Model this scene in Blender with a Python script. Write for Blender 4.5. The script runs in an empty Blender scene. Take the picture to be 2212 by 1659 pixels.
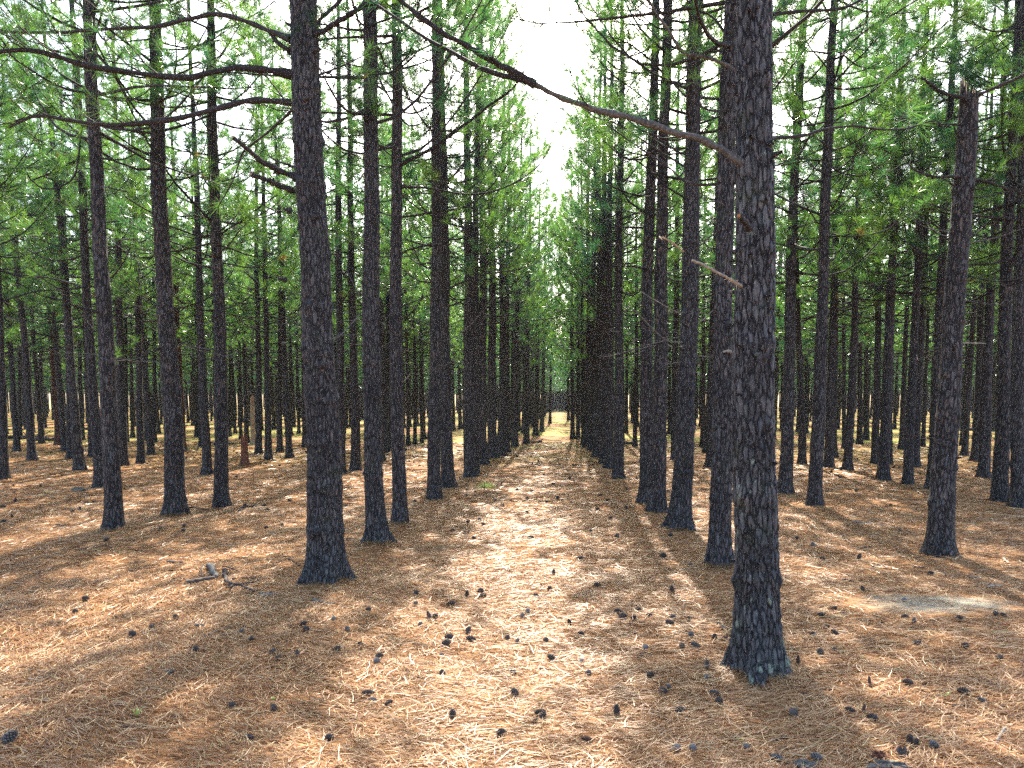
import bpy, math, random
import numpy as np
from mathutils import Vector, Matrix, Euler

R = math.radians
scene = bpy.context.scene
COL = scene.collection

# ------------------------------------------------------------------ camera, sky, sun, exposure
CAM_H = 1.8
F_PX = 1660.0            # focal length in the pixels of a 2212 px wide view
W_PX, H_PX = 2212.0, 1659.0
HORIZON = 862.0
PITCH = R(6.0)
YAW = math.atan(112 * math.cos(PITCH) / F_PX)
CY0 = HORIZON + F_PX * math.tan(PITCH)

cam = bpy.data.cameras.new("camera")
cam.sensor_width = 36.0
cam.lens = 36.0 * F_PX / W_PX
cam.shift_y = (CY0 - H_PX / 2) / W_PX
cam.clip_end = 2000
cam_o = bpy.data.objects.new("camera", cam)
COL.objects.link(cam_o)
cam_o.location = (0, 0, CAM_H)
cam_o.rotation_euler = (math.pi / 2 - PITCH, 0, YAW)
scene.camera = cam_o
CAM_M = Euler((math.pi / 2 - PITCH, 0, YAW)).to_matrix()

SUN_EL, SUN_AZ = R(42), R(1)      # azimuth: degrees to the right of the planting rows (+Y)
world = bpy.data.worlds.new("World")
scene.world = world
world.use_nodes = True
wn = world.node_tree
wn.nodes.clear()
sky = wn.nodes.new('ShaderNodeTexSky')
sky.sky_type = 'NISHITA'
sky.sun_disc = False
sky.sun_elevation = SUN_EL
sky.sun_rotation = SUN_AZ
sky.air_density = 1.0
sky.dust_density = 3.0
sky.ozone_density = 1.0
bg = wn.nodes.new('ShaderNodeBackground')
bg.inputs['Strength'].default_value = 0.15
wo = wn.nodes.new('ShaderNodeOutputWorld')
wn.links.new(sky.outputs[0], bg.inputs[0])
wn.links.new(bg.outputs[0], wo.inputs[0])

sun = bpy.data.lights.new("sun", 'SUN')
sun.energy = 4.2
sun.angle = R(0.55)
sun.color = (1.0, 0.93, 0.80)
sun_o = bpy.data.objects.new("sun", sun)
COL.objects.link(sun_o)
sd = Vector((math.sin(SUN_AZ) * math.cos(SUN_EL), math.cos(SUN_AZ) * math.cos(SUN_EL), math.sin(SUN_EL)))
sun_o.rotation_euler = sd.to_track_quat('Z', 'Y').to_euler()
sun_o.location = (0, 0, 40)

scene.view_settings.view_transform = 'Standard'
scene.view_settings.look = 'None'
scene.view_settings.gamma = 1.0
scene.view_settings.exposure = 2.05
try:
    scene.cycles.max_bounces = 6
    scene.cycles.diffuse_bounces = 4
    scene.cycles.glossy_bounces = 2
    scene.cycles.transmission_bounces = 4
    scene.cycles.volume_bounces = 0
    scene.cycles.sample_clamp_indirect = 6.0
    scene.cycles.use_denoising = False
    scene.cycles.denoiser = 'OPENIMAGEDENOISE'
    scene.cycles.denoising_input_passes = 'RGB_ALBEDO_NORMAL'
    scene.cycles.denoising_prefilter = 'ACCURATE'
except Exception:
    pass

# ------------------------------------------------------------------ geometry of the view
def ray(px, py):
    v = CAM_M @ Vector(((px - W_PX / 2) / F_PX, -(py - CY0) / F_PX, -1.0))
    return v

def zg(x, y):
    """height of the forest floor"""
    f = 1.0 / (1.0 + (y / 60.0) ** 2)
    return f * (0.030 * np.sin(0.9 * x + 0.5) * np.cos(0.7 * y) + 0.018 * np.sin(2.3 * x - 1.1 * y) + 0.008 * np.sin(5.1 * y + 3.3 * x))

def on_ground(px, py):
    v = ray(px, py)
    t = -CAM_H / v.z
    x, y = v.x * t, v.y * t
    return Vector((x, y, float(zg(x, y))))

def at_depth(px, py, Y):
    v = ray(px, py)
    t = Y / v.y
    return Vector((v.x * t, Y, CAM_H + v.z * t))

INV = CAM_M.transposed()
def project(p):
    q = INV @ (Vector(p) - Vector((0, 0, CAM_H)))
    if q.z > -0.1:
        return None
    return (W_PX / 2 + F_PX * q.x / -q.z, CY0 - F_PX * q.y / -q.z)

# ------------------------------------------------------------------ mesh helpers
class MB:
    def __init__(s):
        s.v = []; s.f = {}; s.n = 0
    def add(s, verts, faces, mat=0):
        verts = np.asarray(verts, dtype=np.float32).reshape(-1, 3)
        faces = np.asarray(faces, dtype=np.int32)
        s.v.append(verts)
        s.f.setdefault((faces.shape[1], mat), []).append(faces + s.n)
        s.n += len(verts)
    def mesh(s, name, mats, smooth=True):
        me = bpy.data.meshes.new(name)
        V = np.concatenate(s.v) if s.v else np.zeros((0, 3), np.float32)
        idx, starts, mi = [], [], []
        pos = 0
        for (k, m), L in s.f.items():
            F = np.concatenate(L)
            idx.append(F.ravel())
            starts.append(pos + k * np.arange(len(F)))
            mi.append(np.full(len(F), m, np.int32))
            pos += F.size
        idx = np.concatenate(idx).astype(np.int32)
        starts = np.concatenate(starts).astype(np.int32)
        mi = np.concatenate(mi)
        me.vertices.add(len(V)); me.vertices.foreach_set('co', V.ravel())
        me.loops.add(len(idx)); me.loops.foreach_set('vertex_index', idx)
        me.polygons.add(len(starts)); me.polygons.foreach_set('loop_start', starts)
        me.polygons.foreach_set('material_index', mi)
        me.polygons.foreach_set('use_smooth', np.full(len(starts), smooth, dtype=bool))
        me.update(calc_edges=True)
        for m in mats:
            me.materials.append(m)
        return me

def tube_arrays(pts, rad, sides, cap=True):
    pts = np.asarray(pts, dtype=float); rad = np.asarray(rad, dtype=float)
    n = len(pts)
    tan = np.gradient(pts, axis=0)
    tan /= np.maximum(np.linalg.norm(tan, axis=1, keepdims=True), 1e-9)
    ref = np.array([0.0, 0.0, 1.0]) if abs(tan[:, 2]).mean() < 0.8 else np.array([1.0, 0.0, 0.0])
    a = np.cross(tan, ref); a /= np.maximum(np.linalg.norm(a, axis=1, keepdims=True), 1e-9)
    b = np.cross(tan, a)
    th = np.arange(sides) * 2 * math.pi / sides
    v = pts[:, None, :] + rad[:, None, None] * (np.cos(th)[None, :, None] * a[:, None, :] + np.sin(th)[None, :, None] * b[:, None, :])
    i = np.arange(n - 1)[:, None] * sides; j = np.arange(sides)[None, :]; j2 = (j + 1) % sides
    F = np.stack([i + j, i + sides + j, i + sides + j2, i + j2], axis=-1).reshape(-1, 4)
    return v.reshape(-1, 3), F

def add_tube(mb, pts, rad, sides=6, mat=0, end_mat=None):
    v, F = tube_arrays(pts, rad, sides)
    mb.add(v, F, mat)
    n = len(pts)
    if rad[-1] > 0.004:
        c = np.asarray(pts[-1], float)[None, :]
        ring = v[(n - 1) * sides:]
        t = [[0, 1 + (k + 1) % sides, 1 + k] for k in range(sides)]
        mb.add(np.concatenate([c, ring]), t, mat if end_mat is None else end_mat)
    if rad[0] > 0.004:
        c = np.asarray(pts[0], float)[None, :]
        t = [[0, 1 + k, 1 + (k + 1) % sides] for k in range(sides)]
        mb.add(np.concatenate([c, v[:sides]]), t, mat if end_mat is None else end_mat)

def smooth_poly(P, n):
    """Catmull-Rom through the points P, n samples"""
    P = np.asarray(P, float)
    Q = np.vstack([2 * P[0] - P[1], P, 2 * P[-1] - P[-2]])
    m = len(P) - 1
    out = []
    for u in np.linspace(0, m, n):
        k = min(int(u), m - 1); t = u - k
        p0, p1, p2, p3 = Q[k], Q[k + 1], Q[k + 2], Q[k + 3]
        out.append(0.5 * (2 * p1 + (p2 - p0) * t + (2 * p0 - 5 * p1 + 4 * p2 - p3) * t * t + (3 * p1 - p0 - 3 * p2 + p3) * t ** 3))
    return np.array(out)

def link(name, me, parent=None, loc=(0, 0, 0), **props):
    o = bpy.data.objects.new(name, me)
    COL.objects.link(o)
    o.location = loc
    if parent is not None:
        o.parent = parent
    for k, v in props.items():
        o[k] = v
    return o

# ------------------------------------------------------------------ materials
def newmat(name):
    m = bpy.data.materials.new(name); m.use_nodes = True
    nt = m.node_tree; nt.nodes.clear()
    out = nt.nodes.new('ShaderNodeOutputMaterial')
    return m, nt, out

def N(nt, t, **kw):
    n = nt.nodes.new(t)
    for k, v in kw.items():
        setattr(n, k, v)
    return n

def ramp(nt, fac, stops, interp='LINEAR'):
    r = N(nt, 'ShaderNodeValToRGB'); r.color_ramp.interpolation = interp
    els = r.color_ramp.elements
    while len(els) < len(stops):
        els.new(0.5)
    for e, (p, c) in zip(els, stops):
        e.position = p
        e.color = (c, c, c, 1) if isinstance(c, (int, float)) else (*c, 1)
    nt.links.new(fac, r.inputs[0])
    return r.outputs[0]

def noise(nt, vec, scale, detail=3, rough=0.55, dist=0.0):
    n = N(nt, 'ShaderNodeTexNoise')
    n.inputs['Scale'].default_value = scale; n.inputs['Detail'].default_value = detail
    n.inputs['Roughness'].default_value = rough; n.inputs['Distortion'].default_value = dist
    nt.links.new(vec, n.inputs['Vector'])
    return n

def mixc(nt, fac, a, b, mode='MIX'):
    m = N(nt, 'ShaderNodeMix', data_type='RGBA', blend_type=mode)
    for sock, val in ((m.inputs[0], fac), (m.inputs[6], a), (m.inputs[7], b)):
        if hasattr(val, 'is_linked') or hasattr(val, 'links'):
            nt.links.new(val, sock)
        elif isinstance(val, (int, float)):
            sock.default_value = val
        else:
            sock.default_value = (*val, 1)
    return m.outputs[2]

def math_n(nt, op, a, b=None, clamp=False):
    m = N(nt, 'ShaderNodeMath', operation=op); m.use_clamp = clamp
    for i, val in enumerate((a, b)):
        if val is None: continue
        if isinstance(val, (int, float)): m.inputs[i].default_value = val
        else: nt.links.new(val, m.inputs[i])
    return m.outputs[0]

def bark_material(name, dark=(0.014, 0.011, 0.011), plate=(0.085, 0.087, 0.093), plate2=(0.120, 0.095, 0.085),
                  scale=30.0, zs=0.26, lichen=0.0, moss=0.0, disp=0.016, real=False, randomise=True, var=0.35):
    m, nt, out = newmat(name)
    tc = N(nt, 'ShaderNodeTexCoord')
    vec = tc.outputs['Object']
    if randomise:
        oi = N(nt, 'ShaderNodeObjectInfo')
        add = N(nt, 'ShaderNodeVectorMath', operation='ADD')
        sc = N(nt, 'ShaderNodeMath', operation='MULTIPLY'); sc.inputs[1].default_value = 37.0
        nt.links.new(oi.outputs['Random'], sc.inputs[0])
        nt.links.new(vec, add.inputs[0]); nt.links.new(sc.outputs[0], add.inputs[1])
        vec = add.outputs[0]
    mp = N(nt, 'ShaderNodeMapping'); mp.inputs['Scale'].default_value = (1, 1, zs)
    nt.links.new(vec, mp.inputs['Vector'])
    warp = noise(nt, mp.outputs[0], 14, 4, 0.7)
    wsub = N(nt, 'ShaderNodeVectorMath', operation='SUBTRACT'); wsub.inputs[1].default_value = (0.5, 0.5, 0.5)
    nt.links.new(warp.outputs['Color'], wsub.inputs[0])
    wsc = N(nt, 'ShaderNodeVectorMath', operation='SCALE'); wsc.inputs['Scale'].default_value = 0.075
    nt.links.new(wsub.outputs[0], wsc.inputs[0])
    wadd = N(nt, 'ShaderNodeVectorMath', operation='ADD')
    nt.links.new(mp.outputs[0], wadd.inputs[0]); nt.links.new(wsc.outputs[0], wadd.inputs[1])
    ve = N(nt, 'ShaderNodeTexVoronoi', feature='DISTANCE_TO_EDGE'); ve.inputs['Scale'].default_value = scale
    vc = N(nt, 'ShaderNodeTexVoronoi', feature='F1'); vc.inputs['Scale'].default_value = scale
    nt.links.new(wadd.outputs[0], ve.inputs['Vector']); nt.links.new(wadd.outputs[0], vc.inputs['Vector'])
    fine = noise(nt, mp.outputs[0], 90, 4, 0.65)
    broad = noise(nt, mp.outputs[0], 3.0, 3, 0.6)
    crack = ramp(nt, ve.outputs['Distance'], [(0.02, 0.0), (0.16, 0.75), (0.4, 1.0)])
    sep = N(nt, 'ShaderNodeSeparateColor'); nt.links.new(vc.outputs['Color'], sep.inputs[0])
    pc = mixc(nt, sep.outputs[0], plate, plate2)
    br = ramp(nt, sep.outputs[1], [(0.0, 1.0 - var), (1.0, 1.0 + var)])
    pc = mixc(nt, 1.0, pc, br, 'MULTIPLY')
    fr = ramp(nt, fine.outputs['Fac'], [(0.3, 0.55), (0.7, 1.35)])
    pc = mixc(nt, 1.0, pc, fr, 'MULTIPLY')
    b2 = ramp(nt, broad.outputs['Fac'], [(0.3, 0.75), (0.7, 1.2)])
    pc = mixc(nt, 1.0, pc, b2, 'MULTIPLY')
    col = mixc(nt, crack, dark, pc)
    if lichen > 0:
        # scattered pale crusts, most of them towards the foot
        ln = noise(nt, vec, 13, 2, 0.5)
        lv = N(nt, 'ShaderNodeTexVoronoi', feature='F1'); lv.inputs['Scale'].default_value = 11
        lw = N(nt, 'ShaderNodeVectorMath', operation='ADD')
        l3 = N(nt, 'ShaderNodeVectorMath', operation='SCALE'); l3.inputs['Scale'].default_value = 0.05
        nt.links.new(fine.outputs['Color'], l3.inputs[0])
        nt.links.new(vec, lw.inputs[0]); nt.links.new(l3.outputs[0], lw.inputs[1]); nt.links.new(lw.outputs[0], lv.inputs['Vector'])
        ls = N(nt, 'ShaderNodeSeparateColor'); nt.links.new(lv.outputs['Color'], ls.inputs[0])
        size = math_n(nt, 'MULTIPLY', ls.outputs[0], 0.50)
        zsep = N(nt, 'ShaderNodeSeparateXYZ'); nt.links.new(tc.outputs['Object'], zsep.inputs[0])
        low = ramp(nt, zsep.outputs[2], [(0.0, 1.25), (0.45, 0.8), (1.0, 0.62)])
        size = math_n(nt, 'MULTIPLY', size, low)
        size = math_n(nt, 'MULTIPLY', size, lichen)
        d = math_n(nt, 'SUBTRACT', size, lv.outputs['Distance'])
        has = math_n(nt, 'GREATER_THAN', ls.outputs[1], 0.30)
        lm = ramp(nt, d, [(0.0, 0.0), (0.03, 1.0)])
        lm = math_n(nt, 'MULTIPLY', lm, has, True)
        lm = math_n(nt, 'MULTIPLY', lm, ramp(nt, crack, [(0.1, 0.1), (0.5, 0.9)]), True)
        lc = mixc(nt, ln.outputs['Fac'], (0.13, 0.18, 0.14), (0.30, 0.32, 0.26))
        col = mixc(nt, lm, col, lc)
    if moss > 0:
        mn = noise(nt, vec, 5, 3)
        mm = ramp(nt, mn.outputs['Fac'], [(0.55, 0.0), (0.75, moss)])
        col = mixc(nt, mm, col, (0.06, 0.085, 0.04))
    bs = N(nt, 'ShaderNodeBsdfPrincipled')
    bs.inputs['Roughness'].default_value = 0.82
    bs.inputs['Specular IOR Level'].default_value = 0.25
    nt.links.new(col, bs.inputs['Base Color'])
    hgt = math_n(nt, 'ADD', math_n(nt, 'MULTIPLY', crack, 0.8), math_n(nt, 'MULTIPLY', fine.outputs['Fac'], 0.22))
    hgt = math_n(nt, 'ADD', hgt, math_n(nt, 'MULTIPLY', sep.outputs[2], 0.25))
    if real:
        dn = N(nt, 'ShaderNodeDisplacement'); dn.inputs['Scale'].default_value = disp
        dn.inputs['Midlevel'].default_value = 0.85
        nt.links.new(hgt, dn.inputs['Height']); nt.links.new(dn.outputs[0], out.inputs['Displacement'])
        m.displacement_method = 'BOTH'
    else:
        bp = N(nt, 'ShaderNodeBump'); bp.inputs['Distance'].default_value = disp; bp.inputs['Strength'].default_value = 0.9
        nt.links.new(hgt, bp.inputs['Height']); nt.links.new(bp.outputs[0], bs.inputs['Normal'])
    nt.links.new(bs.outputs[0], out.inputs['Surface'])
    return m

M_BARK = bark_material('pine_bark')
M_BARK_NEAR = bark_material('pine_bark_fissured', real=True, randomise=False, disp=0.013, moss=0.25, scale=34, plate=(0.080, 0.082, 0.088), plate2=(0.10, 0.086, 0.082))
M_BARK_LICHEN = bark_material('pine_bark_with_lichen', real=True, randomise=False, disp=0.016, lichen=1.0, moss=0.3, scale=31, plate=(0.098, 0.104, 0.112), plate2=(0.115, 0.105, 0.102))
M_BARK_RED = bark_material('reddish_pine_bark', plate=(0.20, 0.10, 0.065), plate2=(0.16, 0.075, 0.05))
M_BARK_FAR = bark_material('far_pine_bark', plate=(0.075, 0.076, 0.086), plate2=(0.095, 0.08, 0.078), disp=0.01)

def simple_mat(name, c1, c2, scale=20, rough=0.8, spec=0.3, bump=0.003, stretch=(1, 1, 1)):
    m, nt, out = newmat(name)
    tc = N(nt, 'ShaderNodeTexCoord')
    mp = N(nt, 'ShaderNodeMapping'); mp.inputs['Scale'].default_value = stretch
    nt.links.new(tc.outputs['Object'], mp.inputs['Vector'])
    n = noise(nt, mp.outputs[0], scale, 4, 0.65)
    oi = N(nt, 'ShaderNodeObjectInfo')
    f = ramp(nt, n.outputs['Fac'], [(0.3, 0.0), (0.7, 1.0)])
    c = mixc(nt, f, c1, c2)
    v = ramp(nt, oi.outputs['Random'], [(0, 0.75), (1, 1.25)])
    c = mixc(nt, 1.0, c, v, 'MULTIPLY')
    bs = N(nt, 'ShaderNodeBsdfPrincipled')
    bs.inputs['Roughness'].default_value = rough
    bs.inputs['Specular IOR Level'].default_value = spec
    nt.links.new(c, bs.inputs['Base Color'])
    if bump:
        bp = N(nt, 'ShaderNodeBump'); bp.inputs['Distance'].default_value = bump
        nt.links.new(n.outputs['Fac'], bp.inputs['Height']); nt.links.new(bp.outputs[0], bs.inputs['Normal'])
    nt.links.new(bs.outputs[0], out.inputs['Surface'])
    return m

M_LIMB = simple_mat('branch_bark', (0.014, 0.012, 0.012), (0.050, 0.044, 0.043), 45, bump=0.004, spec=0.2)
M_LIMB_GREY = simple_mat('greyed_branch_bark', (0.04, 0.036, 0.034), (0.16, 0.155, 0.145), 40, bump=0.005, spec=0.2)
M_TWIG = simple_mat('twig_bark', (0.018, 0.015, 0.013), (0.055, 0.044, 0.037), 60, bump=0, spec=0.2)
M_WOOD = simple_mat('pale_broken_wood', (0.22, 0.15, 0.09), (0.42, 0.33, 0.22), 30, stretch=(1, 1, 0.2))
M_WOOD_ORANGE = simple_mat('orange_rotten_wood', (0.30, 0.12, 0.04), (0.42, 0.22, 0.08), 40)
M_STUMP = simple_mat('red_brown_decayed_wood', (0.05, 0.018, 0.011), (0.17, 0.065, 0.035), 18, stretch=(1, 1, 0.25), bump=0.02)
M_STICK = simple_mat('fallen_stick_bark', (0.03, 0.022, 0.02), (0.12, 0.095, 0.085), 35, spec=0.2)
M_STICK_PALE = simple_mat('bleached_stick', (0.16, 0.135, 0.105), (0.34, 0.30, 0.24), 30)
M_CONE = simple_mat('cone_scale', (0.022, 0.014, 0.011), (0.06, 0.038, 0.028), 60, rough=0.6, bump=0)
M_CONE_TIP = simple_mat('cone_scale_tip', (0.055, 0.042, 0.036), (0.13, 0.105, 0.09), 60, rough=0.7, bump=0)
M_CONE_GREY = simple_mat('weathered_cone_tip', (0.12, 0.108, 0.10), (0.22, 0.20, 0.185), 60, rough=0.8, bump=0)
M_CONE_BROWN = simple_mat('brown_cone_tip', (0.11, 0.055, 0.035), (0.18, 0.09, 0.055), 60, rough=0.6, bump=0)
M_BARKCHIP = simple_mat('lichened_bark_chunk', (0.05, 0.042, 0.036), (0.17, 0.155, 0.13), 30, bump=0.01)

def needle_material(name, c1, c2, trans=0.5, spec=0.45, rough=0.35):
    m, nt, out = newmat(name)
    g = N(nt, 'ShaderNodeNewGeometry')
    oi = N(nt, 'ShaderNodeObjectInfo')
    tc = N(nt, 'ShaderNodeTexCoord')
    n = noise(nt, tc.outputs['Object'], 1.3, 2)
    f = math_n(nt, 'ADD', math_n(nt, 'MULTIPLY', g.outputs['Random Per Island'], 0.45), math_n(nt, 'MULTIPLY', n.outputs['Fac'], 0.7))
    f = math_n(nt, 'ADD', f, math_n(nt, 'MULTIPLY', math_n(nt, 'SUBTRACT', oi.outputs['Random'], 0.5), 0.75), True)
    c = mixc(nt, f, c1, c2)
    # an occasional browned needle cluster
    n2 = noise(nt, tc.outputs['Object'], 2.7, 1)
    dead = ramp(nt, n2.outputs['Fac'], [(0.72, 0.0), (0.76, 0.85)])
    c = mixc(nt, dead, c, (0.22, 0.11, 0.04))
    bs = N(nt, 'ShaderNodeBsdfPrincipled')
    bs.inputs['Roughness'].default_value = rough
    bs.inputs['Specular IOR Level'].default_value = spec
    nt.links.new(c, bs.inputs['Base Color'])
    tr = N(nt, 'ShaderNodeBsdfTranslucent')
    c2_ = mixc(nt, 1.0, c, (1.5, 1.85, 1.1), 'MULTIPLY')
    nt.links.new(c2_, tr.inputs['Color'])
    mx = N(nt, 'ShaderNodeMixShader'); mx.inputs[0].default_value = trans
    nt.links.new(bs.outputs[0], mx.inputs[1]); nt.links.new(tr.outputs[0], mx.inputs[2])
    nt.links.new(mx.outputs[0], out.inputs['Surface'])
    return m

M_NEEDLE = needle_material('pine_needles', (0.012, 0.070, 0.050), (0.125, 0.205, 0.035), trans=0.52, rough=0.30, spec=0.6)

def litter_material():
    m, nt, out = newmat('dry_pine_needles')
    g = N(nt, 'ShaderNodeNewGeometry')
    tc = N(nt, 'ShaderNodeTexCoord')
    c = ramp(nt, g.outputs['Random Per Island'], [(0.0, (0.17, 0.065, 0.022)), (0.35, (0.34, 0.155, 0.058)), (0.65, (0.46, 0.245, 0.10)), (0.90, (0.64, 0.45, 0.23)), (0.985, (0.70, 0.53, 0.29)), (1.0, (0.36, 0.36, 0.10))])
    n = noise(nt, tc.outputs['Object'], 0.8, 3)
    v = ramp(nt, n.outputs['Fac'], [(0.3, 0.8), (0.7, 1.15)])
    c = mixc(nt, 1.0, c, v, 'MULTIPLY')
    bs = N(nt, 'ShaderNodeBsdfPrincipled')
    bs.inputs['Roughness'].default_value = 0.45
    bs.inputs['Specular IOR Level'].default_value = 0.45
    nt.links.new(c, bs.inputs['Base Color'])
    tr = N(nt, 'ShaderNodeBsdfTranslucent'); nt.links.new(c, tr.inputs['Color'])
    mx = N(nt, 'ShaderNodeMixShader'); mx.inputs[0].default_value = 0.2
    nt.links.new(bs.outputs[0], mx.inputs[1]); nt.links.new(tr.outputs[0], mx.inputs[2])
    nt.links.new(mx.outputs[0], out.inputs['Surface'])
    return m
M_LITTER = litter_material()

SAND = on_ground(2025, 1303)

def ground_material():
    m, nt, out = newmat('needle_covered_forest_floor')
    tc = N(nt, 'ShaderNodeTexCoord'); vec = tc.outputs['Object']
    # crossed streaks of matted needles: three directions of stretched noise
    layers = []
    for ang, sc, st in ((15, 55, 9), (75, 60, 10), (-40, 50, 9), (-8, 42, 8)):
        mp = N(nt, 'ShaderNodeMapping')
        mp.inputs['Rotation'].default_value = (0, 0, R(ang)); mp.inputs['Scale'].default_value = (1.0 / st * 2, 1.0 * 2, 1)
        nt.links.new(vec, mp.inputs['Vector'])
        n = noise(nt, mp.outputs[0], sc, 3, 0.6, 0.4)
        layers.append(n.outputs['Fac'])
    mxv = layers[0]
    for l in layers[1:]:
        mxv = math_n(nt, 'MAXIMUM', mxv, l)
    c = ramp(nt, mxv, [(0.47, (0.14, 0.058, 0.022)), (0.56, (0.28, 0.135, 0.055)), (0.66, (0.42, 0.245, 0.11)), (0.78, (0.58, 0.42, 0.22))])
    big = noise(nt, vec, 0.35, 4, 0.6)
    v = ramp(nt, big.outputs['Fac'], [(0.3, (0.85, 0.78, 0.74)), (0.7, (1.15, 1.12, 1.08))])
    c = mixc(nt, 1.0, c, v, 'MULTIPLY')
    # patches of low green moss and grass further back between the rows
    sep = N(nt, 'ShaderNodeSeparateXYZ'); nt.links.new(vec, sep.inputs[0])
    gn = noise(nt, vec, 0.16, 3, 0.6)
    gm = ramp(nt, gn.outputs['Fac'], [(0.42, 0.0), (0.56, 1.0)])
    mr = N(nt, 'ShaderNodeMapRange'); mr.inputs[1].default_value = 19; mr.inputs[2].default_value = 32
    nt.links.new(sep.outputs[1], mr.inputs[0])
    gfine = ramp(nt, noise(nt, vec, 6, 3, 0.7).outputs['Fac'], [(0.35, 0.25), (0.6, 1.0)])
    gm = math_n(nt, 'MULTIPLY', math_n(nt, 'MULTIPLY', gm, mr.outputs[0]), gfine, True)
    c = mixc(nt, math_n(nt, 'MULTIPLY', gm, 0.85), c, (0.26, 0.31, 0.05))
    # one bare patch of pale sand
    sub = N(nt, 'ShaderNodeVectorMath', operation='SUBTRACT'); sub.inputs[1].default_value = (SAND.x, SAND.y, 0)
    nt.links.new(vec, sub.inputs[0])
    mp = N(nt, 'ShaderNodeMapping'); mp.inputs['Scale'].default_value = (1 / 0.75, 1 / 0.42, 0)
    nt.links.new(sub.outputs[0], mp.inputs['Vector'])
    ln = N(nt, 'ShaderNodeVectorMath', operation='LENGTH'); nt.links.new(mp.outputs[0], ln.inputs[0])
    wob = noise(nt, vec, 5, 4, 0.7)
    dd = math_n(nt, 'ADD', ln.outputs['Value'], math_n(nt, 'MULTIPLY', math_n(nt, 'SUBTRACT', wob.outputs['Fac'], 0.5), 1.3))
    sm = ramp(nt, dd, [(0.55, 1.0), (1.25, 0.0)])
    sand = ramp(nt, noise(nt, vec, 60, 3).outputs['Fac'], [(0.3, (0.26, 0.22, 0.16)), (0.7, (0.42, 0.37, 0.27))])
    c = mixc(nt, sm, c, sand)
    bs = N(nt, 'ShaderNodeBsdfPrincipled')
    bs.inputs['Roughness'].default_value = 0.85
    bs.inputs['Specular IOR Level'].default_value = 0.12
    nt.links.new(c, bs.inputs['Base Color'])
    bp = N(nt, 'ShaderNodeBump'); bp.inputs['Distance'].default_value = 0.02; bp.inputs['Strength'].default_value = 0.8
    nt.links.new(mxv, bp.inputs['Height']); nt.links.new(bp.outputs[0], bs.inputs['Normal'])
    nt.links.new(bs.outputs[0], out.inputs['Surface'])
    return m
M_GROUND = ground_material()

# ------------------------------------------------------------------ the forest floor
def build_ground():
    ys = np.concatenate([np.linspace(-40, 2, 15)[:-1], np.linspace(2, 18, 161)[:-1], np.linspace(18, 60, 120)[:-1], np.geomspace(60, 700, 40)])
    xs = np.concatenate([-np.geomspace(700, 60, 20)[:-1], np.linspace(-60, -14, 60)[:-1], np.linspace(-14, 14, 281)[:-1], np.linspace(14, 60, 60)[:-1], np.geomspace(60, 700, 20)])
    X, Y = np.meshgrid(xs, ys)
    Z = zg(X, Y) * (Y < 200) * (Y > 0)
    V = np.stack([X, Y, Z], -1).reshape(-1, 3)
    nx, ny = len(xs), len(ys)
    i = np.arange(ny - 1)[:, None] * nx; j = np.arange(nx - 1)[None, :]
    F = np.stack([i + j, i + j + 1, i + nx + j + 1, i + nx + j], -1).reshape(-1, 4)
    mb = MB(); mb.add(V, F)
    link('ground', mb.mesh('ground', [M_GROUND]), kind='structure', label='forest floor matted with brown pine needles')
build_ground()

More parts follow.
